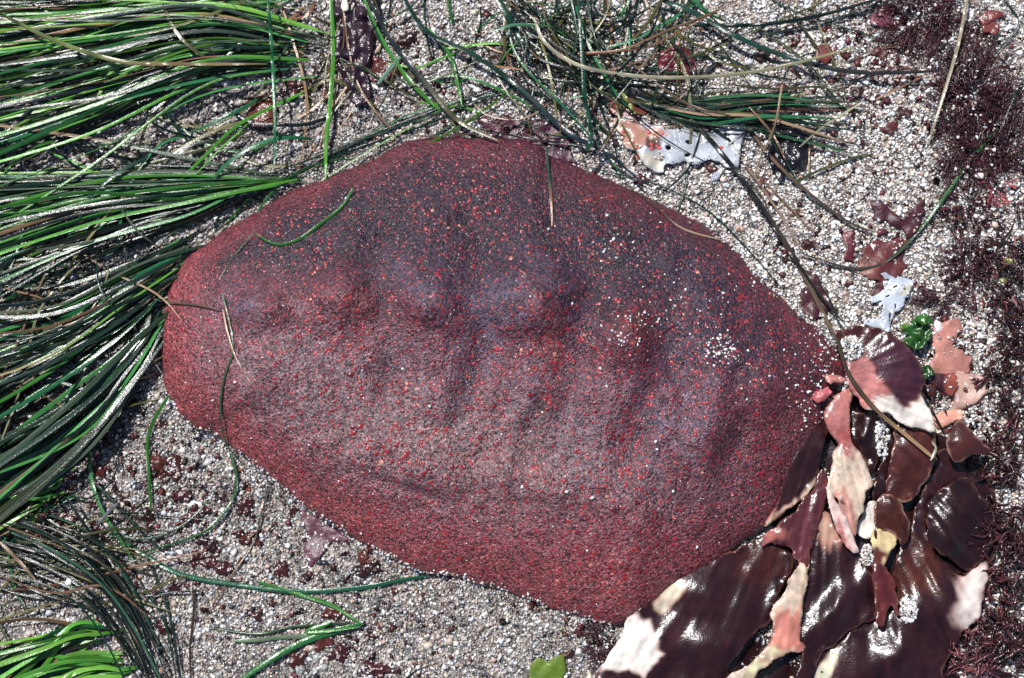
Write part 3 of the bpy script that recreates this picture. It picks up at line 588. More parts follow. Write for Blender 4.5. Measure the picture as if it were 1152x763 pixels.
tangle(450, 60, (390, -10, 560, 120), 18, DARKS+GREENS+OLIVE, 'loose dark green blades beside the large purplish black jelly weed', main=.9, spread=.7, lr=(50, 140))
tangle(850, 90, (760, 20, 940, 200), 26, DARKS+OLIVE+TANS[1:2], 'scattered dark wiry blades above and right of the white lace', wr=(1.2, 3), main=.3, spread=.7, zr=(3, 14))
tangle(80, 640, (-20, 560, 190, 700), 34, DARKS+OLIVE+GREENS[3:], 'thin dark blades crossed over the brown jelly scraps near the short green tuft', wr=(1.2, 3.2), main=.3, spread=.9, zr=(3, 20))
tangle(100, 330, (-20, 250, 180, 470), 34, GREYS+OLIVE+TANS[1:2]+DARKS, 'withered grey and olive blades lying across the dense surfgrass', wr=(1.6, 4), main=2.2, spread=.7, zr=(20, 46))
tangle(120, 90, (-20, -10, 320, 250), 44, GREENS+DARKS+OLIVE, 'crossing green blades lying over the combed surfgrass', wr=(2, 4.5), main=2.9, spread=.35, zr=(16, 44), lr=(90, 240))
tangle(330, 60, (290, 0, 370, 120), 16, OLIVE+TANS+DARKS[:1], 'brown withered blades at the root of the large green clump', wr=(1.6, 4), spread=.8, main=.3, lr=(30, 80), zr=(3, 14))
tangle(240, 180, (120, 130, 330, 250), 22, GREENS[1:]+DARKS[2:]+OLIVE, 'thin green and olive blades scattered over the sand gap', wr=(1.4, 3.4), main=2.85, spread=.35, zr=(3, 16), lr=(70, 170))

# single strands, draped over whatever lies below
def strand(pts, wid, col, label, off=2.2, col2=None, cat='grass blade', ends=2.0, name='grass_blade', group=None, n=None, taper=(.6, .3)):
    if col[0] > .2: col = tuple(c*.72 for c in col); wid *= .85
    if col2 and col2[0] > .2: col2 = tuple(c*.72 for c in col2)
    L = sum(math.dist(pts[k], pts[k+1]) for k in range(len(pts)-1)); n = n or max(12, int(L/7))
    a = catmull(pts, n); hs = []
    for q in a:
        h = hit(*q); hs.append(h[0].z/U if h else 2)
    hs = np.array(hs); m = hs.copy()
    for k in range(n): m[k] = hs[max(0, k-1):k+2].max()
    for _ in range(3): m = np.maximum(np.convolve(np.pad(m, 2, mode='edge'), np.ones(5)/5, 'valid'), hs)
    z = m+off+np.abs(vn(np.arange(n)*7., np.zeros(n)+len(label), 30, 4))*off*.8
    W = G(a[:, 0], a[:, 1], z)
    return tag(blade_mesh(name, W, wid, col, None, taper, roll=random.uniform(-.3, .3), thick=.4, col2=col2), label, cat, group)
g0, g1, g2 = GREENS[0], GREENS[1], GREENS[4]; d0, d1, d2 = DARKS[0], DARKS[1], DARKS[2]; t0, t1, t2 = TANS[:3]
S = strand
S([(-10,10),(60,45),(130,68),(190,72),(300,72)], 5, (.16,.20,.07), 'yellowish green blade with dark joints lying slantwise over the large green clump', 42, col2=(.22,.16,.07))
S([(301,-10),(306,60),(309,130),(308,190)], 3.6, g2, 'straight wet teal blade hanging over the roots of the large green clump', 26)
S([(372,-10),(375,60),(371,120),(367,160),(366,200)], 5, g0, 'bright green vertical blade ending at the chiton rim', 10)
S([(384,-5),(392,55),(405,100),(435,140),(452,152)], 3, t1, 'thin reddish tan strand curling past the dark jelly weed', 8)
S([(410,-10),(440,45),(480,95),(515,135),(560,158)], 6, (.02,.028,.03), 'thick blackish blade with grey sheen running down to the chiton rim', 12, col2=(.10,.10,.05))
S([(405,-10),(430,45),(460,90),(495,125)], 5, g1, 'dark green blade hugging the thick blackish one', 8)
S([(450,-10),(480,35),(530,60),(580,95),(640,150),(680,170),(722,205)], 6, d2, 'long dark green blade slanting from the frame edge to the upper chiton rim', 14, col2=(.02,.03,.04))
S([(480,30),(505,60),(515,95),(520,120)], 3.6, g1, 'short curved green blade hanging beside the long dark green one', 8)
S([(556,-10),(580,35),(598,66)], 7, (.008,.04,.022), 'short wide dark green blade with its end buried in the tangle', 14)
S([(660,170),(665,150),(658,110),(655,60),(650,0)], 5, (.01,.05,.03), 'dark green looped blade curling round near the white lacy seaweed', 22)
S([(600,20),(615,50),(655,75),(720,86),(780,87),(840,82),(900,70),(965,52)], 5, (.50,.47,.33), 'long pale cream blade bowed across the dark tangle', 24, col2=(.36,.35,.20))
S([(715,-10),(775,12),(830,42),(880,62),(940,78),(990,82),(1060,80)], 6, (.015,.05,.035), 'long dark blade with white glints bowed over pale sand', 14, col2=(.03,.028,.03))
S([(770,28),(850,28),(920,18),(1000,-5)], 4.5, d1, 'black blade rising to the upper frame edge over pale sand', 10)
S([(760,70),(810,52),(860,30),(920,5),(940,-8)], 2.6, OLIVE[2], 'thin olive strand crossing the black blade', 8)
S([(860,40),(900,30),(960,15),(1000,-4)], 3, d0, 'thin black strand close under the black blade', 6)
S([(650,60),(700,56),(750,35),(800,15),(830,0)], 3.4, t0, 'straight tan stalk rising through the dark tangle', 24)
S([(650,62),(720,55),(760,38),(820,5)], 2.4, (.3,.12,.07), 'thin rusty stalk beside the straight tan one', 20)
S([(520,52),(550,72),(585,78)], 4.5, (.45,.24,.12), 'short orange tan blade bent over dark green ones', 16)
S([(1090,-10),(1078,50),(1062,105),(1045,160)], 4.6, (.36,.32,.22), 'straight greyish tan stalk lying over the feathery dark weed', 12)
S([(1120,-10),(1138,10),(1146,28),(1125,55),(1105,80)], 2.2, d0, 'bent black wire like strand beside two brown jelly scraps', 4)
S([(1148,120),(1100,170),(1060,225),(1035,258),(1000,292),(960,302),(900,285)], 4.2, (.03,.10,.03), 'dark green blade curving out of the feathery dark weed', 5, col2=(.03,.03,.02))
S([(1150,90),(1125,150),(1105,215)], 2, d0, 'thin black strand in the feathery dark weed', 10)
S([(1092,218),(1088,245),(1090,275)], 1.6, (.05,.06,.07), 'thin grey wet strand below the white pebble', 8)
S([(780,135),(810,170),(845,215),(885,275),(915,330),(935,370),(942,385)], 5.2, (.012,.014,.013), 'long black blade from the lacy white seaweed down to the kelp flap', 7, col2=(.10,.07,.045))
S([(838,205),(870,255),(900,300),(925,335),(955,370)], 4, (.014,.012,.010), 'black strip as shadow of the long blade, ending behind the kelp flap', 7)  # added strip standing in for the cast shadow of the long black blade
S([(942,380),(955,420),(985,460),(1020,490),(1050,515)], 4.6, (.05,.035,.02), 'stiff tan stalk with a glassy end lying across the pink part of the kelp flap', 5, col2=(.40,.25,.14), taper=(1, .8))
S([(1036,440),(1050,465),(1064,490)], 2.6, (.02,.014,.01), 'short dark stem between the white kelp tip and the brown scrap', 5)
S([(1047,518),(1053,505),(1048,496)], 3.5, (.38,.36,.28), 'short translucent stem stub at the end of the stiff tan stalk', 8, n=8)
S([(805,108),(835,135),(862,170),(885,195),(920,225),(955,250),(985,262)], 4, (.14,.085,.05), 'brown stalk running from the flat black bundle over dry sand', 6, col2=(.05,.04,.03))
S([(843,120),(868,150),(884,180)], 3, t1, 'tan stalk leaning on the brown stalk by the black jelly weed', 16)
S([(880,95),(872,140),(857,175),(848,198)], 3, t2, 'pale tan stalk crossing the brown stalks near the black jelly weed', 18)
S([(838,185),(860,215),(880,245),(900,280)], 3, (.20,.14,.10), 'grey brown stalk lying on sand between long black blade and the brown stalk', 3)
S([(850,195),(885,230),(915,262)], 2.4, (.24,.15,.10), 'thin tan stalk on dry sand behind the grey brown one', 3)
S([(910,195),(911,150)], 2.2, t2, 'short straight tan splinter standing beside the black jelly weed', 4)
S([(650,185),(690,195),(745,210),(800,240),(850,290),(880,325)], 1.8, d0, 'hair thin black strand arching across pale sand above the chiton', 3)
S([(700,205),(740,235),(770,258),(820,272)], 2.4, (.05,.03,.02), 'thin dark strand with a pale tan end on the chiton rim', 1.6, col2=(.45,.33,.24))
S([(614,165),(618,200),(620,225),(621,255)], 3.2, (.02,.05,.035), 'short dark blade with a tan tip lying down the back of the chiton', 1.2, col2=(.33,.16,.10))
S([(540,145),(600,157),(650,163),(700,170)], 2.4, (.02,.018,.02), 'thin black wet strand along the upper rim of the chiton', 9)
S([(445,152),(500,153),(550,145),(600,118),(640,85)], 2.6, (.08,.05,.035), 'thin dark brown strand bowed along the upper rim of the chiton', 10)
S([(585,45),(600,80),(640,120),(680,160)], 2.2, d1, 'thin black strand diving through the tangle toward the chiton', 16)
S([(665,95),(690,160),(695,185)], 2.4, d1, 'short black strand pointing at the chiton rim', 14)
S([(665,100),(655,60),(680,20),(690,-10)], 2.2, OLIVE[1], 'olive strand looping up through the dark tangle', 18)
S([(397,212),(385,232),(360,252),(335,270),(310,275),(285,262)], 3.6, (.025,.11,.02), 'curved green blade tip resting on the upper left back of the chiton', 1.8)
S([(285,262),(262,290),(246,315)], 1.8, (.03,.06,.02), 'thin green thread on the chiton below the curved green blade tip', 1.2)
S([(75,328),(110,330),(160,335),(192,340),(225,344),(250,350)], 3, (.32,.26,.20), 'thin grey tan stem reaching from the grass onto the blunt end of the chiton', 2.5, col2=(.10,.07,.05))
S([(251,349),(256,375),(264,400),(275,420),(290,440)], 2.6, (.45,.28,.18), 'thin tan stem bent down over the blunt end of the chiton', 1.6, col2=(.30,.14,.11))
S([(250,330),(258,360),(262,395),(252,425),(248,460),(255,500),(280,530)], 2.2, (.03,.07,.03), 'thin green thread running down the blunt end of the chiton to the sand', 1.4)
S([(75,275),(108,295),(122,305),(175,330),(205,360)], 2.6, t2, 'thin straw coloured stem slanting over the dense clump', 16)
S([(0,430),(30,360),(50,310),(75,270)], 3, (.24,.13,.08), 'brown stem standing over the dense clump at the frame edge', 20)
S([(0,500),(25,430),(40,360),(65,320),(90,295)], 4, (.22,.22,.12), 'long yellowish grey stem lying over the silvery clump', 22)
S([(30,340),(60,362),(75,366),(100,352),(118,318),(122,303)], 2.4, t2, 'straw coloured stem looped over the dense clump', 20)
S([(130,325),(140,345),(160,385),(182,420)], 2.6, (.24,.20,.17), 'greyish stem dropping from the grass to the sand beside the chiton', 8)
S([(85,455),(110,440),(150,420),(185,400)], 4, (.13,.09,.04), 'olive brown blade lying on sand between grass and chiton', 6)
S([(95,460),(100,500),(103,540),(115,575),(140,615),(150,632)], 4.4, (.05,.17,.05), 'bright green blade curving down over the brown jelly scraps', 7)
S([(190,445),(172,475),(166,500),(168,540),(170,575)], 4, (.03,.12,.02), 'thin green blade standing on sand near the blunt end of the chiton', 4)
S([(258,508),(266,535),(262,560),(240,590),(215,605),(150,625)], 3.2, (.025,.09,.03), 'thin green blade arched over grey sand under the chiton rim', 4)
S([(10,665),(80,655),(150,638),(230,620)], 3.2, (.26,.13,.07), 'long brown stalk lying level over the black strands', 12)
S([(0,610),(20,630),(42,655)], 4.6, (.34,.24,.16), 'short pale tan blade at the frame edge over black strands', 18)
S([(120,600),(160,622),(200,645),(260,657),(330,665),(400,662),(455,652),(482,648)], 5, (.012,.085,.040), 'long green blade sweeping over grey sand to the chiton rim', 3.5)
S([(290,655),(340,670),(375,682),(408,703)], 4.4, (.04,.16,.03), 'bright green blade bending down to a white cut end', 5)
S([(408,703),(380,702),(330,705),(290,713),(235,706)], 3, (.03,.07,.03), 'slim dark green blade joining the white cut end', 4)
S([(350,716),(320,717),(290,720),(262,721)], 5, (.14,.20,.12), 'greyish green short blade casting a shadow on grey sand', 5)
S([(405,703),(370,712),(335,725),(300,745),(250,780)], 7, (.02,.12,.03), 'broad green blade running down to the lower frame edge', 5)
S([(372,700),(345,712),(405,705)], 5, (.03,.15,.02), 'folded bright green blade stub above the broad one', 7)
S([(305,540),(295,575),(285,610),(262,645),(238,683)], 2.2, (.035,.03,.02), 'thin dark stem slanting over grey sand under the chiton', 3, col2=(.16,.09,.06))
S([(217,660),(218,690),(214,730),(215,770)], 3, (.05,.03,.018), 'dark curved stem beside the black strands on grey sand', 4)
S([(165,625),(190,690),(205,770)], 2.6, d0, 'thin black strand apart from the others on grey sand', 4)
S([(160,660),(185,700),(200,770)], 3, d2, 'thin dark green strand apart from the clump on grey sand', 5)
S([(110,590),(128,570),(134,568)], 4.5, (.22,.24,.24), 'short silvery blade piece across the bright green curved blade', 12)
S([(75,560),(95,590),(120,625),(130,640)], 3.5, d1, 'black blade crossing the short silvery piece', 14)
S([(20,630),(80,608),(140,590)], 2.4, (.03,.04,.035), 'thin wet grey strand over brown jelly scraps', 12)
S([(1140,255),(1120,290),(1152,330)], 3, (.03,.022,.014), 'bent brown stalk in the coarse dark weed', 18, n=12)
S([(950,70),(990,55),(1040,50)], 2, (.12,.06,.04), 'thin brown twig on pale sand below the bowed dark blade', 3)
S([(985,112),(1010,100),(1040,86)], 2.6, (.42,.25,.15), 'thin orange tan twig on pale sand', 3)
S([(900,165),(930,140),(970,115)], 3.4, (.45,.45,.30), 'short pale translucent blade over the flat blackish bundle', 10)
S([(932,100),(960,92),(985,80),(970,90)], 2.4, d1, 'short forked black strand on pale sand', 3)
S([(950,380),(930,330),(900,300),(870,285)], 1.4, d0, 'hair thin strand beside the long black blade', 3)
S([(555,35),(580,28),(620,30)], 4, (.05,.14,.08), 'short wet green blade lying level in the tangle', 20)
S([(440,80),(470,95),(560,60)], 2.4, (.06,.08,.03), 'thin olive strand by the long dark green blade', 14)
S([(425,95),(445,70),(452,62)], 4.5, (.14,.28,.20), 'short glinting green blade tip beside the thick blackish blade', 8)
S([(820,95),(870,100),(920,98),(960,106)], 2.4, OLIVE[2], 'olive strand along the flat blackish bundle', 12)
S([(700,62),(740,95),(780,120),(830,132)], 2.6, (.12,.08,.05), 'brown strand crossing above the lacy white seaweed', 18)
S([(740,0),(752,40),(775,70),(790,110)], 2.2, d0, 'black strand dropping toward the lacy white seaweed', 16)
S([(700,105),(715,128)], 4.5, (.20,.22,.05), 'short yellow green blade pointing at the lacy white seaweed', 14)
S([(455,765),(470,752)], 2, d0, 'tiny black twig end at the lower frame edge', 2, n=8)

# ------------------------------------------------------------------ lacy bleached seaweed
lace_root = empty('lacy_seaweed', 770, 165, 'white translucent lacy seaweed scrap with small holes and pink bumps, on dry sand', 'seaweed')
def Z4(L): return [(660+a/5.76, 100+b/5.76) for a, b in L]
lace, lt = sheet('lobe', Z4([(170,200),(250,170),(300,185),(330,210),(380,210),(420,235),(470,225),(500,250),(510,270),(560,265),(600,275),(640,240),(700,230),(760,255),(790,290),(830,270),(870,240),(850,210),(900,175),(960,175),(1010,200),(1030,250),(1020,300),(1000,350),(995,420),(985,500),(950,518),(900,505),(860,470),(800,455),(740,480),(690,485),(640,470),(590,475),(550,480),(510,480),(500,540),(460,545),(400,510),(350,460),(320,400),(260,385),(225,355),(250,310),(200,270),(170,235)]), 8, MW, (.42,.46,.52),
    [(Z4([(150,190),(320,190),(360,260),(480,240),(520,300),(420,330),(340,400),(220,370)]), (.50,.27,.20), 5), (Z4([(390,320),(470,320),(480,380),(420,400),(380,370)]), (.10,.045,.03), 2.5), (Z4([(340,420),(480,420),(500,540),(400,510)]), (.60,.56,.46), 4)],
    [], amp=2.2, wl=14, step=1.7, th=1.2, parent=lace_root, holes=[Z4([(640,335),(670,333),(685,350),(670,362),(645,352)]), Z4([(510,370),(535,365),(548,382),(535,398),(515,390)]), Z4([(635,425),(660,418),(672,430),(655,442),(637,438)]), Z4([(888,288),(910,285),(925,298),(905,305)])], jag=.7, fray=1.6, seed=30, onground=True, spline=False, droop=1.0, mottle=.3)
tip, _ = sheet('lobe', Z4([(800,600),(820,545),(850,510),(890,510),(885,545),(850,585),(820,605)]), 5, MW, (.42,.46,.52), amp=1, step=1.7, parent=lace_root, seed=31, onground=True, th=1)
OTHER.append(BVHTree.FromPolygons([tuple(v) for v in lt[0]], lt[1].tolist()))
pts, cols, szs = [], [], []
for a, b in Z4([(405,285),(272,338),(325,385),(240,275),(240,315),(500,250),(490,290),(875,380),(920,210),(1005,430),(195,232),(330,440),(470,385),(455,375),(420,385),(165,235),(300,350),(420,360)]):
    h = hit(a, b); pts.append(h); cols.append(np.array([.55, .10, .10])); szs.append(random.uniform(2.0, 3.0))
tag(scatter_on('pink_bump', pts, dome(9), cols, MJ, lace_root, szs, .8), kind='stuff')
# feathery pale blue piece
def Z9(L): return [(960+a/9.53, 300+b/9.53) for a, b in L]
fe, ft_ = sheet('feathery_seaweed', Z9([(295,80),(330,65),(380,90),(440,125),(465,120),(470,90),(490,110),(560,125),(640,155),(640,200),(615,260),(610,330),(560,340),(545,420),(490,470),(440,490),(415,560),(400,590),(380,700),(300,680),(200,650),(110,610),(130,570),(240,560),(320,480),(330,410),(290,360),(200,390),(180,330),(290,280),(340,240),(330,200),(315,150),(340,140)]), 7, MW, (.48,.54,.63), [(Z9([(500,200),(620,200),(610,300),(520,300)]), (.55,.55,.45), 4)], [], amp=1.5, wl=12, step=1.8, th=1.2,
   holes=[Z9([(425,225),(470,197),(478,205),(440,232)]), Z9([(345,320),(385,303),(390,315),(355,330)]), Z9([(385,500),(402,498),(400,560),(388,600),(382,560)]), Z9([(450,400),(462,405),(455,450),(445,445)]), Z9([(320,140),(380,135),(384,150),(330,152)])], fray=1.0, jag=.8, seed=33, onground=True, spline=False)
tag(fe, 'feathery pale blue white seaweed fan beside the dark kelp flap', 'seaweed')

# ------------------------------------------------------------------ soft scraps
MJ2 = wetmat('soft_scrap', .42, 4, 1.4, .6, sss=.1)
def scrap(poly, z, base, label, mat=None, patches=(), bumps=(), name='seaweed_scrap', **kw):
    kw = {**dict(amp=1.6, wl=10, step=2.2, th=.8, onground=True, spline=False, frill=.8, jag=2.0, droop=.9, fray=1.0, mottle=.6), **kw}
    o, t = sheet(name, poly, z, mat or MJ2, base, patches, bumps, **kw); return tag(o, label, 'seaweed')
def Z6(L): return [(1000+a/7.55, 400+b/7.55) for a, b in L]
scrap([(1045,372),(1062,362),(1078,358),(1082,372),(1070,388),(1078,392),(1092,402),(1090,418),(1070,422),(1055,424),(1045,415),(1052,398),(1048,386)], 6, (.40,.18,.15), 'soft salmon pink seaweed lobe next to the small green seaweed', seed=40)
scrap([(1070,418),(1090,418),(1105,424),(1112,440),(1100,452),(1085,460),(1072,462),(1075,445),(1068,432)], 5, (.42,.27,.23), 'thin pale pink seaweed film half buried below the salmon lobe', seed=41)
scrap(Z6([(380,520),(440,480),(540,455),(620,460),(625,540),(560,560),(500,590),(440,620),(400,590)]), 6, (.62,.30,.22), 'small peach coloured seaweed strip above the domed brown scrap', seed=42)
scrap(Z6([(330,200),(400,155),(500,150),(580,170),(590,270),(530,350),(470,320),(400,270)]), 8, (.05,.015,.02), 'small half maroon half rust seaweed scrap under the salmon lobe', patches=[(Z6([(490,140),(600,150),(600,360),(480,340),(470,260)]), (.28,.07,.05), 2)], seed=43)
scrap(Z6([(270,290),(330,240),(390,260),(400,340),(380,370),(320,350)]), 8, (.06,.015,.012), 'tiny brown torn scrap at the notch of the kelp flap', seed=44)
scrap([(972,280),(985,270),(1000,272),(1012,265),(1022,272),(1015,290),(1020,300),(1010,315),(990,318),(975,312),(962,305)], 5, (.10,.022,.022), 'translucent rust red lobed seaweed leaf above the feathery fan', seed=45, patches=[([(955,300),(985,300),(985,325),(955,325)], (.25,.09,.07), 6)], fray=2)
scrap([(980,228),(992,225),(1004,238),(1016,248),(1030,230),(1040,225),(1038,245),(1032,262),(1020,268),(1012,255),(1000,250),(984,246)], 6, (.06,.014,.022), 'forked maroon seaweed leaf on sand under the dark green blade', seed=46, fray=2)
scrap([(948,262),(960,260),(964,275),(960,290),(962,296),(950,292),(953,280)], 4, (.10,.014,.022), 'small hourglass shaped maroon scrap on pale sand', seed=47)
scrap([(902,318),(908,305),(918,310),(926,320),(932,330),(938,345),(925,358),(912,360),(902,345)], 4, (.045,.010,.016), 'dark maroon scrap partly under the long black blade', seed=48)
scrap([(985,318),(995,315),(998,328),(990,336),(980,330)], 4, (.06,.012,.014), 'small dark red scrap on sand at the edge of the feathery fan', seed=49)
scrap([(1100,22),(1110,12),(1125,12),(1130,18),(1118,24),(1108,30)], 7, (.16,.035,.035), 'small folded reddish brown scrap near the bent black strand', MJ, seed=50)
scrap([(1106,30),(1115,24),(1124,28),(1120,38),(1108,38)], 7, (.20,.05,.045), 'small plump reddish brown scrap touching the folded one', MJ, seed=51)
scrap([(338,575),(350,580),(375,595),(395,608),(372,612),(360,625),(350,638),(340,625),(345,605)], 3, (.10,.035,.055), 'thin purple pink film under the lower rim of the chiton', seed=52, th=.8)
scrap([(540,140),(570,132),(610,136),(650,150),(640,168),(600,160),(560,158)], 4, (.06,.014,.03), 'dark plum seaweed film under the upper rim of the chiton', seed=53)
scrap([(575,158),(600,150),(640,165),(650,185),(620,178)], 5, (.05,.012,.028), 'dark plum flap tucked against the chiton rim', seed=54)
scrap([(872,150),(895,142),(912,150),(910,170),(905,190),(890,188),(880,205),(868,195),(860,170)], 8, (.010,.008,.012), 'black shiny jelly weed among stalks on dry sand', MJ, seed=55, amp=4, wl=7)
scrap([(372,-10),(395,-10),(425,-8),(430,15),(420,45),(412,80),(418,110),(405,122),(388,105),(378,70),(370,40)], 9, (.022,.008,.016), 'large purplish black jelly weed with bubbles at the upper frame edge', MJ, seed=56, amp=5, wl=9)
scrap([(280,110),(300,105),(312,120),(308,140),(290,145),(278,130)], 6, (.10,.022,.012), 'brown jelly weed under the hanging teal blade', MJ, seed=57, amp=3)
scrap([(410,60),(440,70),(460,66),(455,82),(430,95),(412,88)], 5, (.08,.015,.012), 'brown jelly weed right of the large purplish black one', MJ, seed=58, amp=3)
scrap([(740,58),(758,50),(775,56),(785,75),(778,90),(758,92),(742,80)], 8, (.10,.015,.022), 'shiny dark red jelly weed under the pale cream blade', MJ, seed=59, amp=4, wl=7)
scrap([(685,118),(700,105),(722,112),(728,128),(708,132),(690,130)], 6, (.18,.04,.035), 'rust brown jelly weed at the upper edge of the lacy seaweed', MJ, seed=60, amp=2)
scrap([(920,52),(932,50),(938,60),(930,72),(918,68)], 5, (.14,.03,.03), 'small maroon chip pinned by the bowed dark blade', seed=61)
scrap([(982,15),(995,10),(1008,18),(1002,32),(988,30),(980,24)], 5, (.20,.05,.08), 'small purple red scrap left of the dark feathery strip', seed=62)
scrap([(655,655),(668,650),(672,660),(668,675),(655,680),(640,670)], 3, (.12,.06,.035), 'brown translucent film in the hollow under the chiton rim', MJ, seed=63) if False else None
scrap([(632,655),(650,658),(662,668),(660,682),(640,680),(625,668)], 3, (.10,.05,.035), 'brown translucent film in the gap under the lower chiton rim', MJ, seed=64)
# olive green sea lettuce scraps
scrap([(596,748),(606,740),(618,745),(622,738),(634,738),(638,750),(632,768),(620,785),(600,785),(594,765)], 6, (.10,.17,.02), 'olive green sea lettuce scrap at the lower frame edge', seed=70, amp=1.5, name='sea_lettuce')
gl = empty('green_seaweed', 1030, 378, 'small crumpled bright green seaweed rosette by the kelp flap', 'seaweed')
for k, (L, z) in enumerate([([(1018,370),(1030,358),(1044,362),(1048,378),(1040,392),(1028,392),(1018,384)], 12), ([(1012,366),(1020,362),(1026,368),(1020,374)], 14), ([(1012,382),(1022,384),(1024,393),(1014,394)], 10), ([(1030,356),(1040,352),(1046,362),(1038,368)], 17), ([(1036,408),(1046,412),(1050,420),(1042,427),(1036,420)], 10)]):
    sheet('leaf', L, z+8, MK, [(.02,.08,.015), (.07,.15,.02), (.06,.14,.02), (.03,.11,.018), (.015,.055,.012)][k], mottle=.4, fray=2.5, jag=2.2, spline=False, droop=0, frill=4, amp=4, wl=5, step=1.6, parent=gl, seed=80+k, th=1)

# small domed jelly scraps: x, y, rx, ry, colour index, label
JC = [(.045,.011,.008), (.026,.007,.006), (.08,.018,.014), (.045,.010,.012), (.12,.045,.028)]
BL = [(20,465,26,16,1,'large dark jelly weed lump beneath the silvery grass at the frame edge'),(50,500,22,12,0,'brown jelly weed lump under crossing grass stems'),(125,480,18,12,1,'dark jelly weed lump in the gap between grass and chiton'),(35,600,24,13,2,'rusty jelly weed lump under thin black strands'),(105,600,12,10,0,'brown jelly scrap just left of the curved bright green blade'),(60,560,14,9,1,'dark jelly scrap touching the short broad green tuft'),(330,100,14,10,0,'brown jelly weed lump at the root of the large green clump'),(455,45,16,9,1,'dark red jelly lump between dark green blades'),(560,60,18,10,1,'dark red jelly lump under the tangle'),(655,50,16,9,0,'maroon jelly lump under the thick tangle'),(175,520,12,8,2,'rust coloured jelly scrap by the thin standing green blade'),(90,492,14,16,1,'glossy dark brown jelly scrap below the silvery grass, beside the bright curved blade'),(60,470,16,12,1,'dark brown jelly scrap half under the silvery grass'),(18,430,12,14,0,'brown jelly scrap between grass stems at the frame edge'),
(110,530,12,7,2,'rusty jelly scrap above the short silvery blade piece'),(75,585,12,9,0,'brown jelly scrap crossed by black strands beside the green tuft'),(50,605,15,10,4,'orange brown jelly scrap below the green tuft'),(145,455,14,6,0,'curved brown jelly scrap close to the blunt end of the chiton'),
(165,580,9,9,1,'dark brown jelly scrap at the foot of the thin green blade'),(198,528,9,12,0,'brown jelly scrap on grey sand under the blunt chiton end'),(205,558,10,6,3,'maroon jelly scrap beside a white fragment'),(220,578,13,9,0,'long brown jelly scrap touching a curled white bit'),
(232,610,13,7,1,'smooth dark brown jelly scrap above the wide maroon one'),(240,634,19,7,3,'wide maroon jelly scrap above the long green blade'),(275,568,10,9,3,'purple brown jelly scrap right of the arched green blade'),(278,606,7,6,0,'small brown jelly scrap beside the thin dark stem'),
(411,628,8,6,2,'small shiny reddish jelly scrap under the chiton rim'),(415,641,16,7,1,'brown jelly scrap above the long green blade near the chiton rim'),(196,660,6,6,3,'small round maroon jelly scrap near black strands'),(184,705,9,7,3,'maroon jelly scrap between black strands'),
(362,722,10,9,2,'greyish brown jelly scrap beneath the green blade stub'),(382,733,11,8,3,'red brown jelly scrap beside the greyish brown one'),(378,690,16,6,2,'flat rusty jelly scrap between two green blades'),(285,692,8,5,3,'faint maroon jelly scrap alone on grey sand'),
(335,742,10,7,0,'dark jelly scrap above the lower frame edge') ,(425,752,18,8,3,'flat purple brown jelly scrap at the lower frame edge'),(318,640,8,8,3,'pinkish maroon jelly scrap above the long green blade'),(330,575,5,5,0,'tiny brown jelly scrap under the chiton'),
(222,490,6,4,1,'tiny dark jelly scrap tucked under the blunt chiton rim'),(965,102,8,5,1,'small dark maroon scrap beside the flat blackish bundle'),(1000,145,8,7,2,'small rust scrap below the flat blackish bundle'),(1015,128,10,6,0,'dark rust scrap near the feathery dark weed'),(878,100,9,6,2,'rust brown scrap under the strands above the white lace'),(858,62,8,7,1,'dark scrap beside the bowed dark blade'),
(992,60,9,7,2,'rusty brown scrap below the feathery strip'),(910,275,7,6,0,'tiny brown scrap touching the long black blade'),(885,284,5,4,2,'tiny rust scrap left of the long black blade'),(955,318,3,4,0,'tiny maroon chip alone on pale sand'),(720,200,8,4,2,'rust scrap under the lacy white seaweed'),(800,190,9,4,2,'rust scrap below the tip of the lacy white seaweed'),
(15,490,14,9,1,'dark brown jelly scrap under the silvery grass at the frame edge'),(35,570,8,6,0,'small brown jelly scrap under the green tuft'),(640,735,8,5,0,'brown scrap in the fine weed by the white kelp tip')]
for k, (cx, cy, rx, ry, ci, lab) in enumerate(BL):
    m_ = 15; rs = np.random.RandomState(k+200); ang = np.linspace(0, 2*np.pi, m_, endpoint=False); rr = 1+rs.uniform(-.5, .45, m_)
    an = rs.uniform(-.5, .5); pp = [(cx+rx*r*math.cos(t)*math.cos(an)-ry*r*math.sin(t)*math.sin(an), cy+rx*r*math.cos(t)*math.sin(an)+ry*r*math.sin(t)*math.cos(an)) for t, r in zip(ang, rr)]
    scrap(pp, 4.5, JC[ci], lab, MJ if cx < 500 else MJ2, bumps=[(cx, cy, rx*.5, ry*.5, 0, 1.0)], seed=100+k, amp=1.8, wl=5, step=1.8, droop=1.2, fray=3.0, name='jelly_scrap')['group'] = 'brown and maroon jelly scraps on the sand'

# ------------------------------------------------------------------ filament seaweed
def tubes(paths, sides=3):
    AV, AF, AC = [], [], []; nb = 0
    for W, r0, r1, c in paths:
        W = np.asarray(W); n = len(W); t = np.gradient(W, axis=0); t /= np.linalg.norm(t, axis=1)[:, None]+1e-12
        s1 = np.cross(t, [0.1, .05, 1.]); s1 /= np.linalg.norm(s1, axis=1)[:, None]+1e-9; s2 = np.cross(s1, t)
        r = np.linspace(r0, r1, n)[:, None]*U
        for q in range(sides):
            a = 2*math.pi*q/sides; AV.append(W+s1*r*math.cos(a)+s2*r*math.sin(a))
        k = np.arange(n-1)
        for q in range(sides):
            q2 = (q+1) % sides; AF.append(np.stack([nb+q*n+k, nb+q*n+k+1, nb+q2*n+k+1, nb+q2*n+k], 1))
        AC.append(np.tile(c, (n*sides, 1))); nb += n*sides
    return np.vstack(AV), np.concatenate(AF), np.vstack(AC)
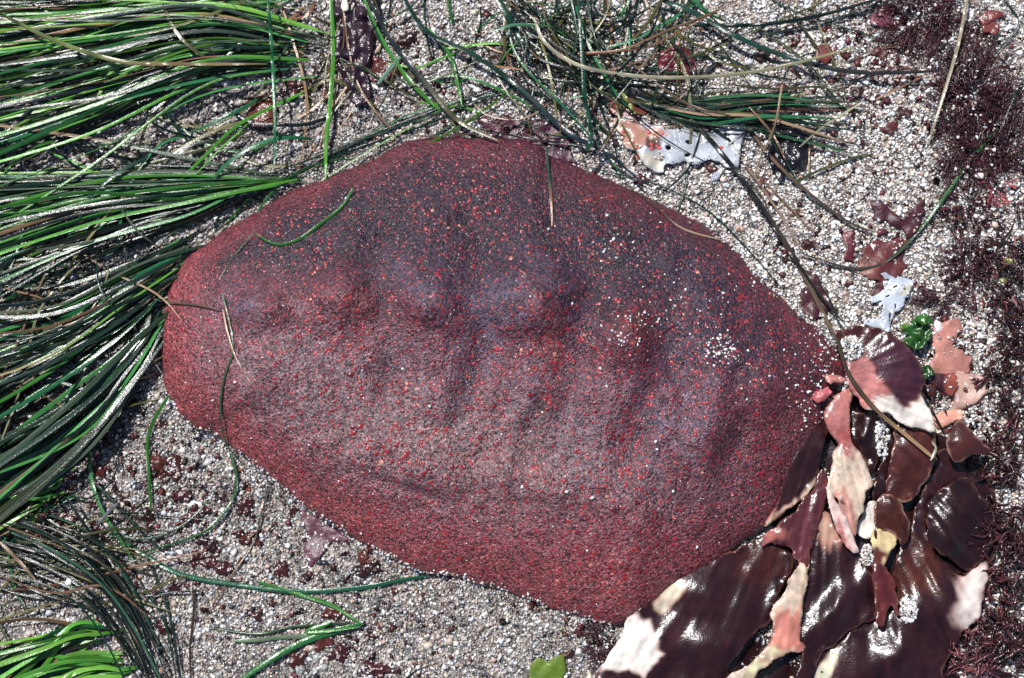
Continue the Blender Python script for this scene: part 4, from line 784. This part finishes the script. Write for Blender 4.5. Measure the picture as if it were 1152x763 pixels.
def feather(cx, cy, rx, ry, n, label, ln=(20, 58), col=(.034,.010,.018), th=1.0, zmax=16, ang=None, name='feathery_seaweed', ang_s=1.2, br=9):
    paths = []
    for _ in range(int(n*.44)):
        x0, y0 = cx+random.gauss(0, rx*.34), cy+random.gauss(0, ry*.38); L = random.uniform(*ln); a = math.atan2(y0-cy, x0-cx)+random.gauss(0, .6) if ang is None else random.gauss(ang, ang_s)
        m = 7; P_ = [(x0, y0)]; aa = [a]
        for q in range(m-1): a += random.gauss(0, .22); P_.append((P_[-1][0]+math.cos(a)*L/m, P_[-1][1]+math.sin(a)*L/m)); aa.append(a)
        P_ = np.array(P_); d = np.hypot((P_[:, 0]-cx)/rx, (P_[:, 1]-cy)/ry); zb = random.uniform(1.5, zmax)*np.exp(-d*d*.5)+2+np.sin(np.linspace(0, 3, m))*2
        c = np.array(col)*random.uniform(.5, 1.7); c = c*np.array([random.uniform(.9, 1.3), 1, random.uniform(.6, 1.1)])
        paths.append((G(P_[:, 0], P_[:, 1], zb), th, th*.45, c))
        for q in range(br):
            i_ = random.randint(1, m-1); b_ = aa[i_]+random.choice([-1, 1])*random.uniform(.5, 1.1); l2 = random.uniform(.12, .3)*L
            p0 = P_[i_]; w_ = [(p0[0]+math.cos(b_)*l2*f, p0[1]+math.sin(b_)*l2*f) for f in (0, .5, 1)]; w_ = np.array(w_)
            paths.append((G(w_[:, 0], w_[:, 1], zb[i_]+np.array([0, 1., .5])), th*.65, th*.3, c*random.uniform(.8, 1.4)))
    V_, F_, C_ = tubes(paths); return tag(mesh(name, V_, F_, MF, None, col=C_), label, 'seaweed', 'tufts of fine dark red seaweed')
feather(1095, 105, 30, 42, 330, 'largest tuft of fine feathery dark maroon seaweed, crossed by the greyish tan stalk', zmax=20)
feather(1105, 165, 36, 34, 210, 'feathery dark maroon seaweed tuft with a white pebble at its lower side', zmax=14)
feather(1035, 22, 40, 24, 190, 'feathery dark maroon seaweed strip touching the upper frame edge', zmax=12)
feather(1140, 130, 20, 26, 70, 'thin wispy maroon seaweed tuft at the frame edge', ln=(14, 30), zmax=6)
feather(1070, 45, 26, 16, 60, 'small wispy maroon tuft joining the strip and the largest tuft', zmax=8)
feather(1085, 225, 26, 26, 90, 'loose stringy maroon seaweed tuft under the dark green blade', ln=(20, 45), th=.9, zmax=6, br=3)
feather(1090, 295, 32, 26, 230, 'dense dark maroon seaweed cushion above the salmon pink lobe', ln=(8, 22), zmax=14)
feather(1060, 335, 34, 14, 90, 'stringy dark seaweed tuft between the feathery fan and the cushion', ln=(12, 30), zmax=8)
feather(675, 725, 20, 26, 190, 'small patch of fine dark weed beside the white kelp tip', ln=(6, 16), th=.7, zmax=8)
feather(1010, 75, 26, 10, 30, 'faint wisps of reddish weed on pale sand', ln=(8, 22), th=.6, zmax=3, col=(.14,.04,.04))
feather(1120, 210, 26, 26, 50, 'pinkish red wisps of weed near the frame edge', ln=(8, 20), th=.8, zmax=4, col=(.24,.05,.07))
# coarse leafy weed
def leafy(cx, cy, rx, ry, n, label, ln=(9, 30), wd=(2.0, 6.0), col=(.030,.011,.012), zmax=20, lean=None):
    AV, AF, AC, nb = [], [], [], 0
    for _ in range(int(n*.47)):
        x0, y0 = cx+random.gauss(0, rx*.7), cy+random.gauss(0, ry*.65); a0 = random.uniform(0, 6.28) if lean is None else random.gauss(lean, .7)
        L0 = random.uniform(*ln); d = math.hypot((x0-cx)/rx, (y0-cy)/ry); zz = random.uniform(.2, 1)*zmax*math.exp(-d*d*.4)+2
        c0 = np.array(col)*random.uniform(.4, 2.2)*np.array([random.uniform(.9, 1.5), 1, random.uniform(.8, 1.3)])
        if random.random() < .03: c0 = np.array([.26, .14, .13])
        twigs = [(x0, y0, a0, L0, random.uniform(*wd), zz)]
        if zmax > 5:
            for q in range(random.randint(1, 4)):
                f = random.uniform(.2, .9); twigs.append((x0+math.cos(a0)*L0*f, y0+math.sin(a0)*L0*f, a0+random.choice([-1, 1])*random.uniform(.4, 1.1), L0*random.uniform(.25, .55), random.uniform(*wd)*.7, zz+random.uniform(-1, 2)))
        for X0, Y0, a, L, wdt, zb0 in twigs:
            m = 7; cv = random.gauss(0, .12); P_ = [(X0, Y0)]
            for q in range(m-1): a += cv+random.gauss(0, .16); P_.append((P_[-1][0]+math.cos(a)*L/m, P_[-1][1]+math.sin(a)*L/m))
            P_ = np.array(P_); zb = zb0+np.linspace(0, 1, m)*random.uniform(-3, 4)+np.random.uniform(-.5, .5, m)
            W = G(P_[:, 0], P_[:, 1], np.maximum(zb, 1.5)); t = np.gradient(W, axis=0); t /= np.linalg.norm(t, axis=1)[:, None]
            r_ = random.gauss(0, .6)+np.linspace(0, 1, m)[:, None]*random.gauss(0, .6); s1 = np.cross(t, [0, 0, 1.]); s1 /= np.linalg.norm(s1, axis=1)[:, None]; s2 = np.cross(s1, t); S1 = s1*np.cos(r_)+s2*np.sin(r_); N1 = s2*np.cos(r_)-s1*np.sin(r_)
            pr = np.array([.35, .8, 1, 1, .95, .8, .3]); wa = (wdt*.5*U*pr*np.random.uniform(.55, 1.3, m))[:, None]; wb = (wdt*.5*U*pr*np.random.uniform(.55, 1.3, m))[:, None]
            X_ = np.stack([W-S1*wa, W+N1*wa*.12, W+S1*wb, W-N1*.3*U], 1).reshape(-1, 3)
            k = np.arange(m-1)*4; f_ = np.concatenate([np.stack([k+q, k+(q+1) % 4, k+4+(q+1) % 4, k+4+q], 1) for q in range(4)])[:, ::-1]+nb
            AV.append(X_); AF.append(f_); nb += m*4; AC.append(np.tile(c0*random.uniform(.8, 1.2), (m*4, 1)))
    return tag(mesh('leafy_seaweed', np.vstack(AV), np.concatenate(AF), MJ, None, col=np.vstack(AC), smooth=False), label, 'seaweed', 'coarse leafy dark seaweed tufts')
leafy(1135, 295, 26, 34, 150, 'coarse leafy dark brown weed tuft with tiny yellow tips near the cushion')
leafy(1140, 345, 22, 26, 90, 'coarse dark weed tuft directly below the one with yellow tips')
leafy(1135, 410, 18, 34, 120, 'narrow coarse dark weed tuft between sand and the frame edge')
leafy(1142, 480, 22, 36, 110, 'coarse dark weed tuft beside the sandy gap near the brown scrap')
leafy(1118, 520, 20, 24, 80, 'coarse dark weed tuft right beside the domed brown scrap')
leafy(1125, 590, 26, 26, 170, 'leafy dark weed tuft with long parallel leaves at the shiny black blade', ln=(14, 30), lean=2.8)
leafy(1138, 640, 22, 34, 170, 'coarse glossy dark weed tuft beside the bleached kelp rim')
leafy(1135, 715, 28, 34, 200, 'coarse glossy dark weed tuft in the frame corner')
leafy(1095, 745, 22, 20, 120, 'coarse dark weed tuft with pinkish bits at the foot of the widest blade', col=(.09,.035,.04))
leafy(1095, 705, 16, 14, 90, 'knobbly pinkish brown weed tuft at the bleached kelp rim', ln=(4, 10), wd=(2.5, 5), col=(.10,.05,.05))
leafy(1090, 245, 22, 20, 24, 'few dark leafy bits among stringy maroon weed', ln=(6, 14))
leafy(920, 765, 26, 8, 30, 'low fringe of dark leaves below the centre blade', ln=(6, 12))
leafy(45, 575, 20, 16, 26, 'dark leafy bits under the short broad green tuft', ln=(8, 16))
def litter(cx, cy, rx, ry, n, label):
    o = leafy(cx, cy, rx, ry, n, label, ln=(4, 16), wd=(1.2, 4.5), col=(.035,.016,.010), zmax=3); o.name = 'plant_litter'; del o['group']; tag(o, None, 'plant litter', None, 'stuff')
for a in [(50, 470, 60, 60, 220, 'dark rotting plant litter under the silvery surfgrass'), (90, 600, 70, 50, 160, 'dark plant litter on the sand among black strands'), (340, 70, 50, 60, 160, 'brown plant litter at the root of the large surfgrass clump'), (470, 60, 80, 60, 160, 'brown plant litter between dark green blades'), (650, 50, 110, 60, 260, 'brown plant litter under the tangle of dark blades'), (800, 110, 110, 50, 110, 'sparse plant litter around the flat blackish bundle'), (560, 150, 90, 12, 80, 'dark plant litter trapped along the upper rim of the chiton'), (100, 200, 120, 60, 160, 'brown plant litter beneath the combed surfgrass'), (1060, 420, 50, 60, 70, 'thin brown litter around the pink scraps')]: litter(*a)
for q, lab in (((1135, 294), 'tiny yellow green leaf tip on the coarse dark weed, upper of two'), ((1128, 316), 'tiny yellow green leaf tip on the coarse dark weed, lower of two')):
    sheet_o, _ = sheet('leaf_tip', [(q[0]-4, q[1]), (q[0], q[1]-3), (q[0]+4, q[1]-1), (q[0]+1, q[1]+3)], 30, MK, (.16,.17,.04), step=1.5, amp=.5, seed=90, th=1); tag(sheet_o, lab, 'leaf')

# ------------------------------------------------------------------ crumbs and pebbles
pp, rr, cc = [], [], []
def crumbs(cx, cy, sx, sy, n):
    for _ in range(int(n*1.5)):
        a, b = random.gauss(cx, sx), random.gauss(cy, sy)
        if not (-20 < a < 1170 and -20 < b < 780): continue
        w_ = G(a, b, 0); pp.append(G(a, b, float(hsand(w_[0], w_[1]))+2.2)); rr.append(random.choice([1.2, 1.6, 2.2, 3, 4.2])); cc.append(np.array(random.choice([(.08,.014,.016), (.045,.01,.01), (.12,.035,.025), (.14,.035,.05), (.02,.007,.008)]))*random.uniform(.6, 1.3))
for a in [(200, 560, 60, 50, 170), (400, 700, 60, 40, 90), (80, 500, 60, 40, 120), (60, 620, 60, 40, 110), (990, 70, 70, 50, 260), (1080, 430, 50, 50, 220), (930, 180, 60, 60, 60), (660, 130, 80, 40, 90), (1130, 560, 20, 120, 140), (420, 80, 70, 50, 100), (640, 690, 40, 20, 60), (930, 290, 50, 40, 50), (1100, 200, 40, 40, 120), (300, 640, 60, 40, 50)]: crumbs(*a)
n = len(pp); q, _ = np.linalg.qr(RNG.randn(n, 3, 3)); tv = (OCT*np.array([1.3, .8, .25]))[None]+RNG.randn(n, 6, 3)*np.array([.42, .42, .1])
yaw = RNG.rand(n)*6.28; Rz = np.zeros((n, 3, 3)); Rz[:, 0, 0] = np.cos(yaw); Rz[:, 0, 1] = -np.sin(yaw); Rz[:, 1, 0] = np.sin(yaw); Rz[:, 1, 1] = np.cos(yaw); Rz[:, 2, 2] = 1
Vg = np.einsum('nij,nkj->nki', Rz, tv*np.array(rr)[:, None, None]*U)+np.array(pp)[:, None]
tag(mesh('seaweed_crumbs', Vg.reshape(-1, 3), (OF[None]+(np.arange(n)*6)[:, None, None]).reshape(-1, 3), MG, None, col=np.repeat(np.array(cc), 6, 0), smooth=False), 'tiny red and brown seaweed crumbs strewn over the sand', 'seaweed crumbs', kind='stuff')
def pebble(cx, cy, rx, ry, col, label, z=3, name='pebble', cat='pebble'):
    m1, m2 = 14, 8; V_, F_ = [], []; c0 = G(cx, cy, z); rs = np.random.RandomState(int(cx)); ph = rs.rand(4)*6
    for i_ in range(m2+1):
        b_ = math.pi*i_/m2
        for j_ in range(m1):
            a_ = 2*math.pi*j_/m1; k_ = 1+.12*math.sin(2*a_+ph[0])+.08*math.sin(3*a_+ph[1])+.05*math.sin(5*a_+ph[2])
            V_.append(c0+np.array([rx*math.sin(b_)*math.cos(a_)*k_, ry*math.sin(b_)*math.sin(a_)*k_, min(rx, ry)*.6*math.cos(b_)])*U)
    for i_ in range(m2):
        for j_ in range(m1): j3 = (j_+1) % m1; F_.append((i_*m1+j_, (i_+1)*m1+j_, (i_+1)*m1+j3, i_*m1+j3))
    tag(mesh(name, V_, F_, MW, None, col=np.tile(col, (len(V_), 1))), label, cat)
pebble(1102, 198, 5, 4, (.75,.73,.72), 'round white pebble in the dark feathery weed', 10)
pebble(1133, 20, 5, 4.5, (.5,.56,.68), 'bluish grey oval pebble beside the folded reddish scrap')
pebble(915, 221, 7, 6, (.8,.8,.78), 'larger white pebble on dry sand beside the brown stalk', 2)
pebble(220, 568, 9, 5, (.62,.64,.66), 'pale grey fragment above the long brown jelly scrap', 2, 'shell_fragment', 'shell')
pebble(77, 655, 4, 3.5, (.8,.8,.78), 'white chip lying on the black strands', 44, 'shell_fragment', 'shell')
pebble(1120, 252, 5, 4, (.6,.5,.42), 'tan pebble near pinkish red wisps')
pebble(1052, 225, 6, 4, (.66,.62,.56), 'cream pebble beside the forked maroon leaf')
pebble(1055, 367, 4, 8, (.62,.62,.66), 'white curled fragment next to the green seaweed rosette', 8, 'shell_fragment', 'shell')
pebble(1040, 354, 5, 4, (.6,.62,.68), 'bluish white fragment touching the green seaweed rosette', 8, 'shell_fragment', 'shell')
pebble(388, 6, 4, 9, (.8,.76,.66), 'cream white shell sliver on the purplish black jelly weed', 16, 'shell_fragment', 'shell')

# sand banked against the lower rim
rp, rr = [], []
for k in range(NA):
    ox, oy = O[k]
    if not ((oy > 430 and ox < 690) or (ox > 800 and oy < 400)): continue
    for _ in range(5):
        a, b = ox+random.gauss(0, 2.2)+nrm[k][0]*.8, oy+random.gauss(0, 2.2)+nrm[k][1]*.8
        h = hit(a, b)
        if h and vn(k*3.35, 0, 26, 50) > -.25: rp.append(np.array(h[0])+np.array([0, 0, U*random.uniform(.2, 1.6)])); rr.append(random.choice([.9, 1.2, 1.5, 2.0]))
grains('sand_grains', np.array(rp), np.array(rr), WW, 'sand grains banked along the rim of the chiton', 'sand grains')
# sand washed over the flat scraps
pp, rr = [], []
zones = [(338,575,395,640),(535,130,655,185),(960,262,1025,318),(978,222,1042,270),(945,258,966,298),(900,303,940,362),(1043,356,1112,462),(1040,455,1085,480),(686,128,850,210),(968,306,1030,375),(60,460,300,650),(350,620,440,763),(975,0,1040,40),(640,650,690,763),(1110,430,1152,763),(1060,60,1152,330)]
dg = bpy.context.evaluated_depsgraph_get()
for (xa, ya, xb, yb) in zones:
    area = (xb-xa)*(yb-ya)
    for _ in range(int(area/34)):
        a, b = random.uniform(xa, xb), random.uniform(ya, yb)
        if vn(a, b, 12, 40) < .15: continue
        okh, loc, nn, ix, ob, mt = SC.ray_cast(dg, CP, Vector(rays(a, b)).normalized())
        if okh and ob.name.split('.')[0] in ('seaweed_scrap', 'jelly_scrap', 'lobe', 'feathery_seaweed', 'leafy_seaweed') and nn.z > .3:
            pp.append(np.array(loc)+np.array([0, 0, .5*U])); rr.append(random.choice([1.0, 1.3, 1.6, 2.0]))
if pp: grains('sand_grains', np.array(pp), np.array(rr), WD, 'sand grains washed over the seaweed scraps', 'sand grains')
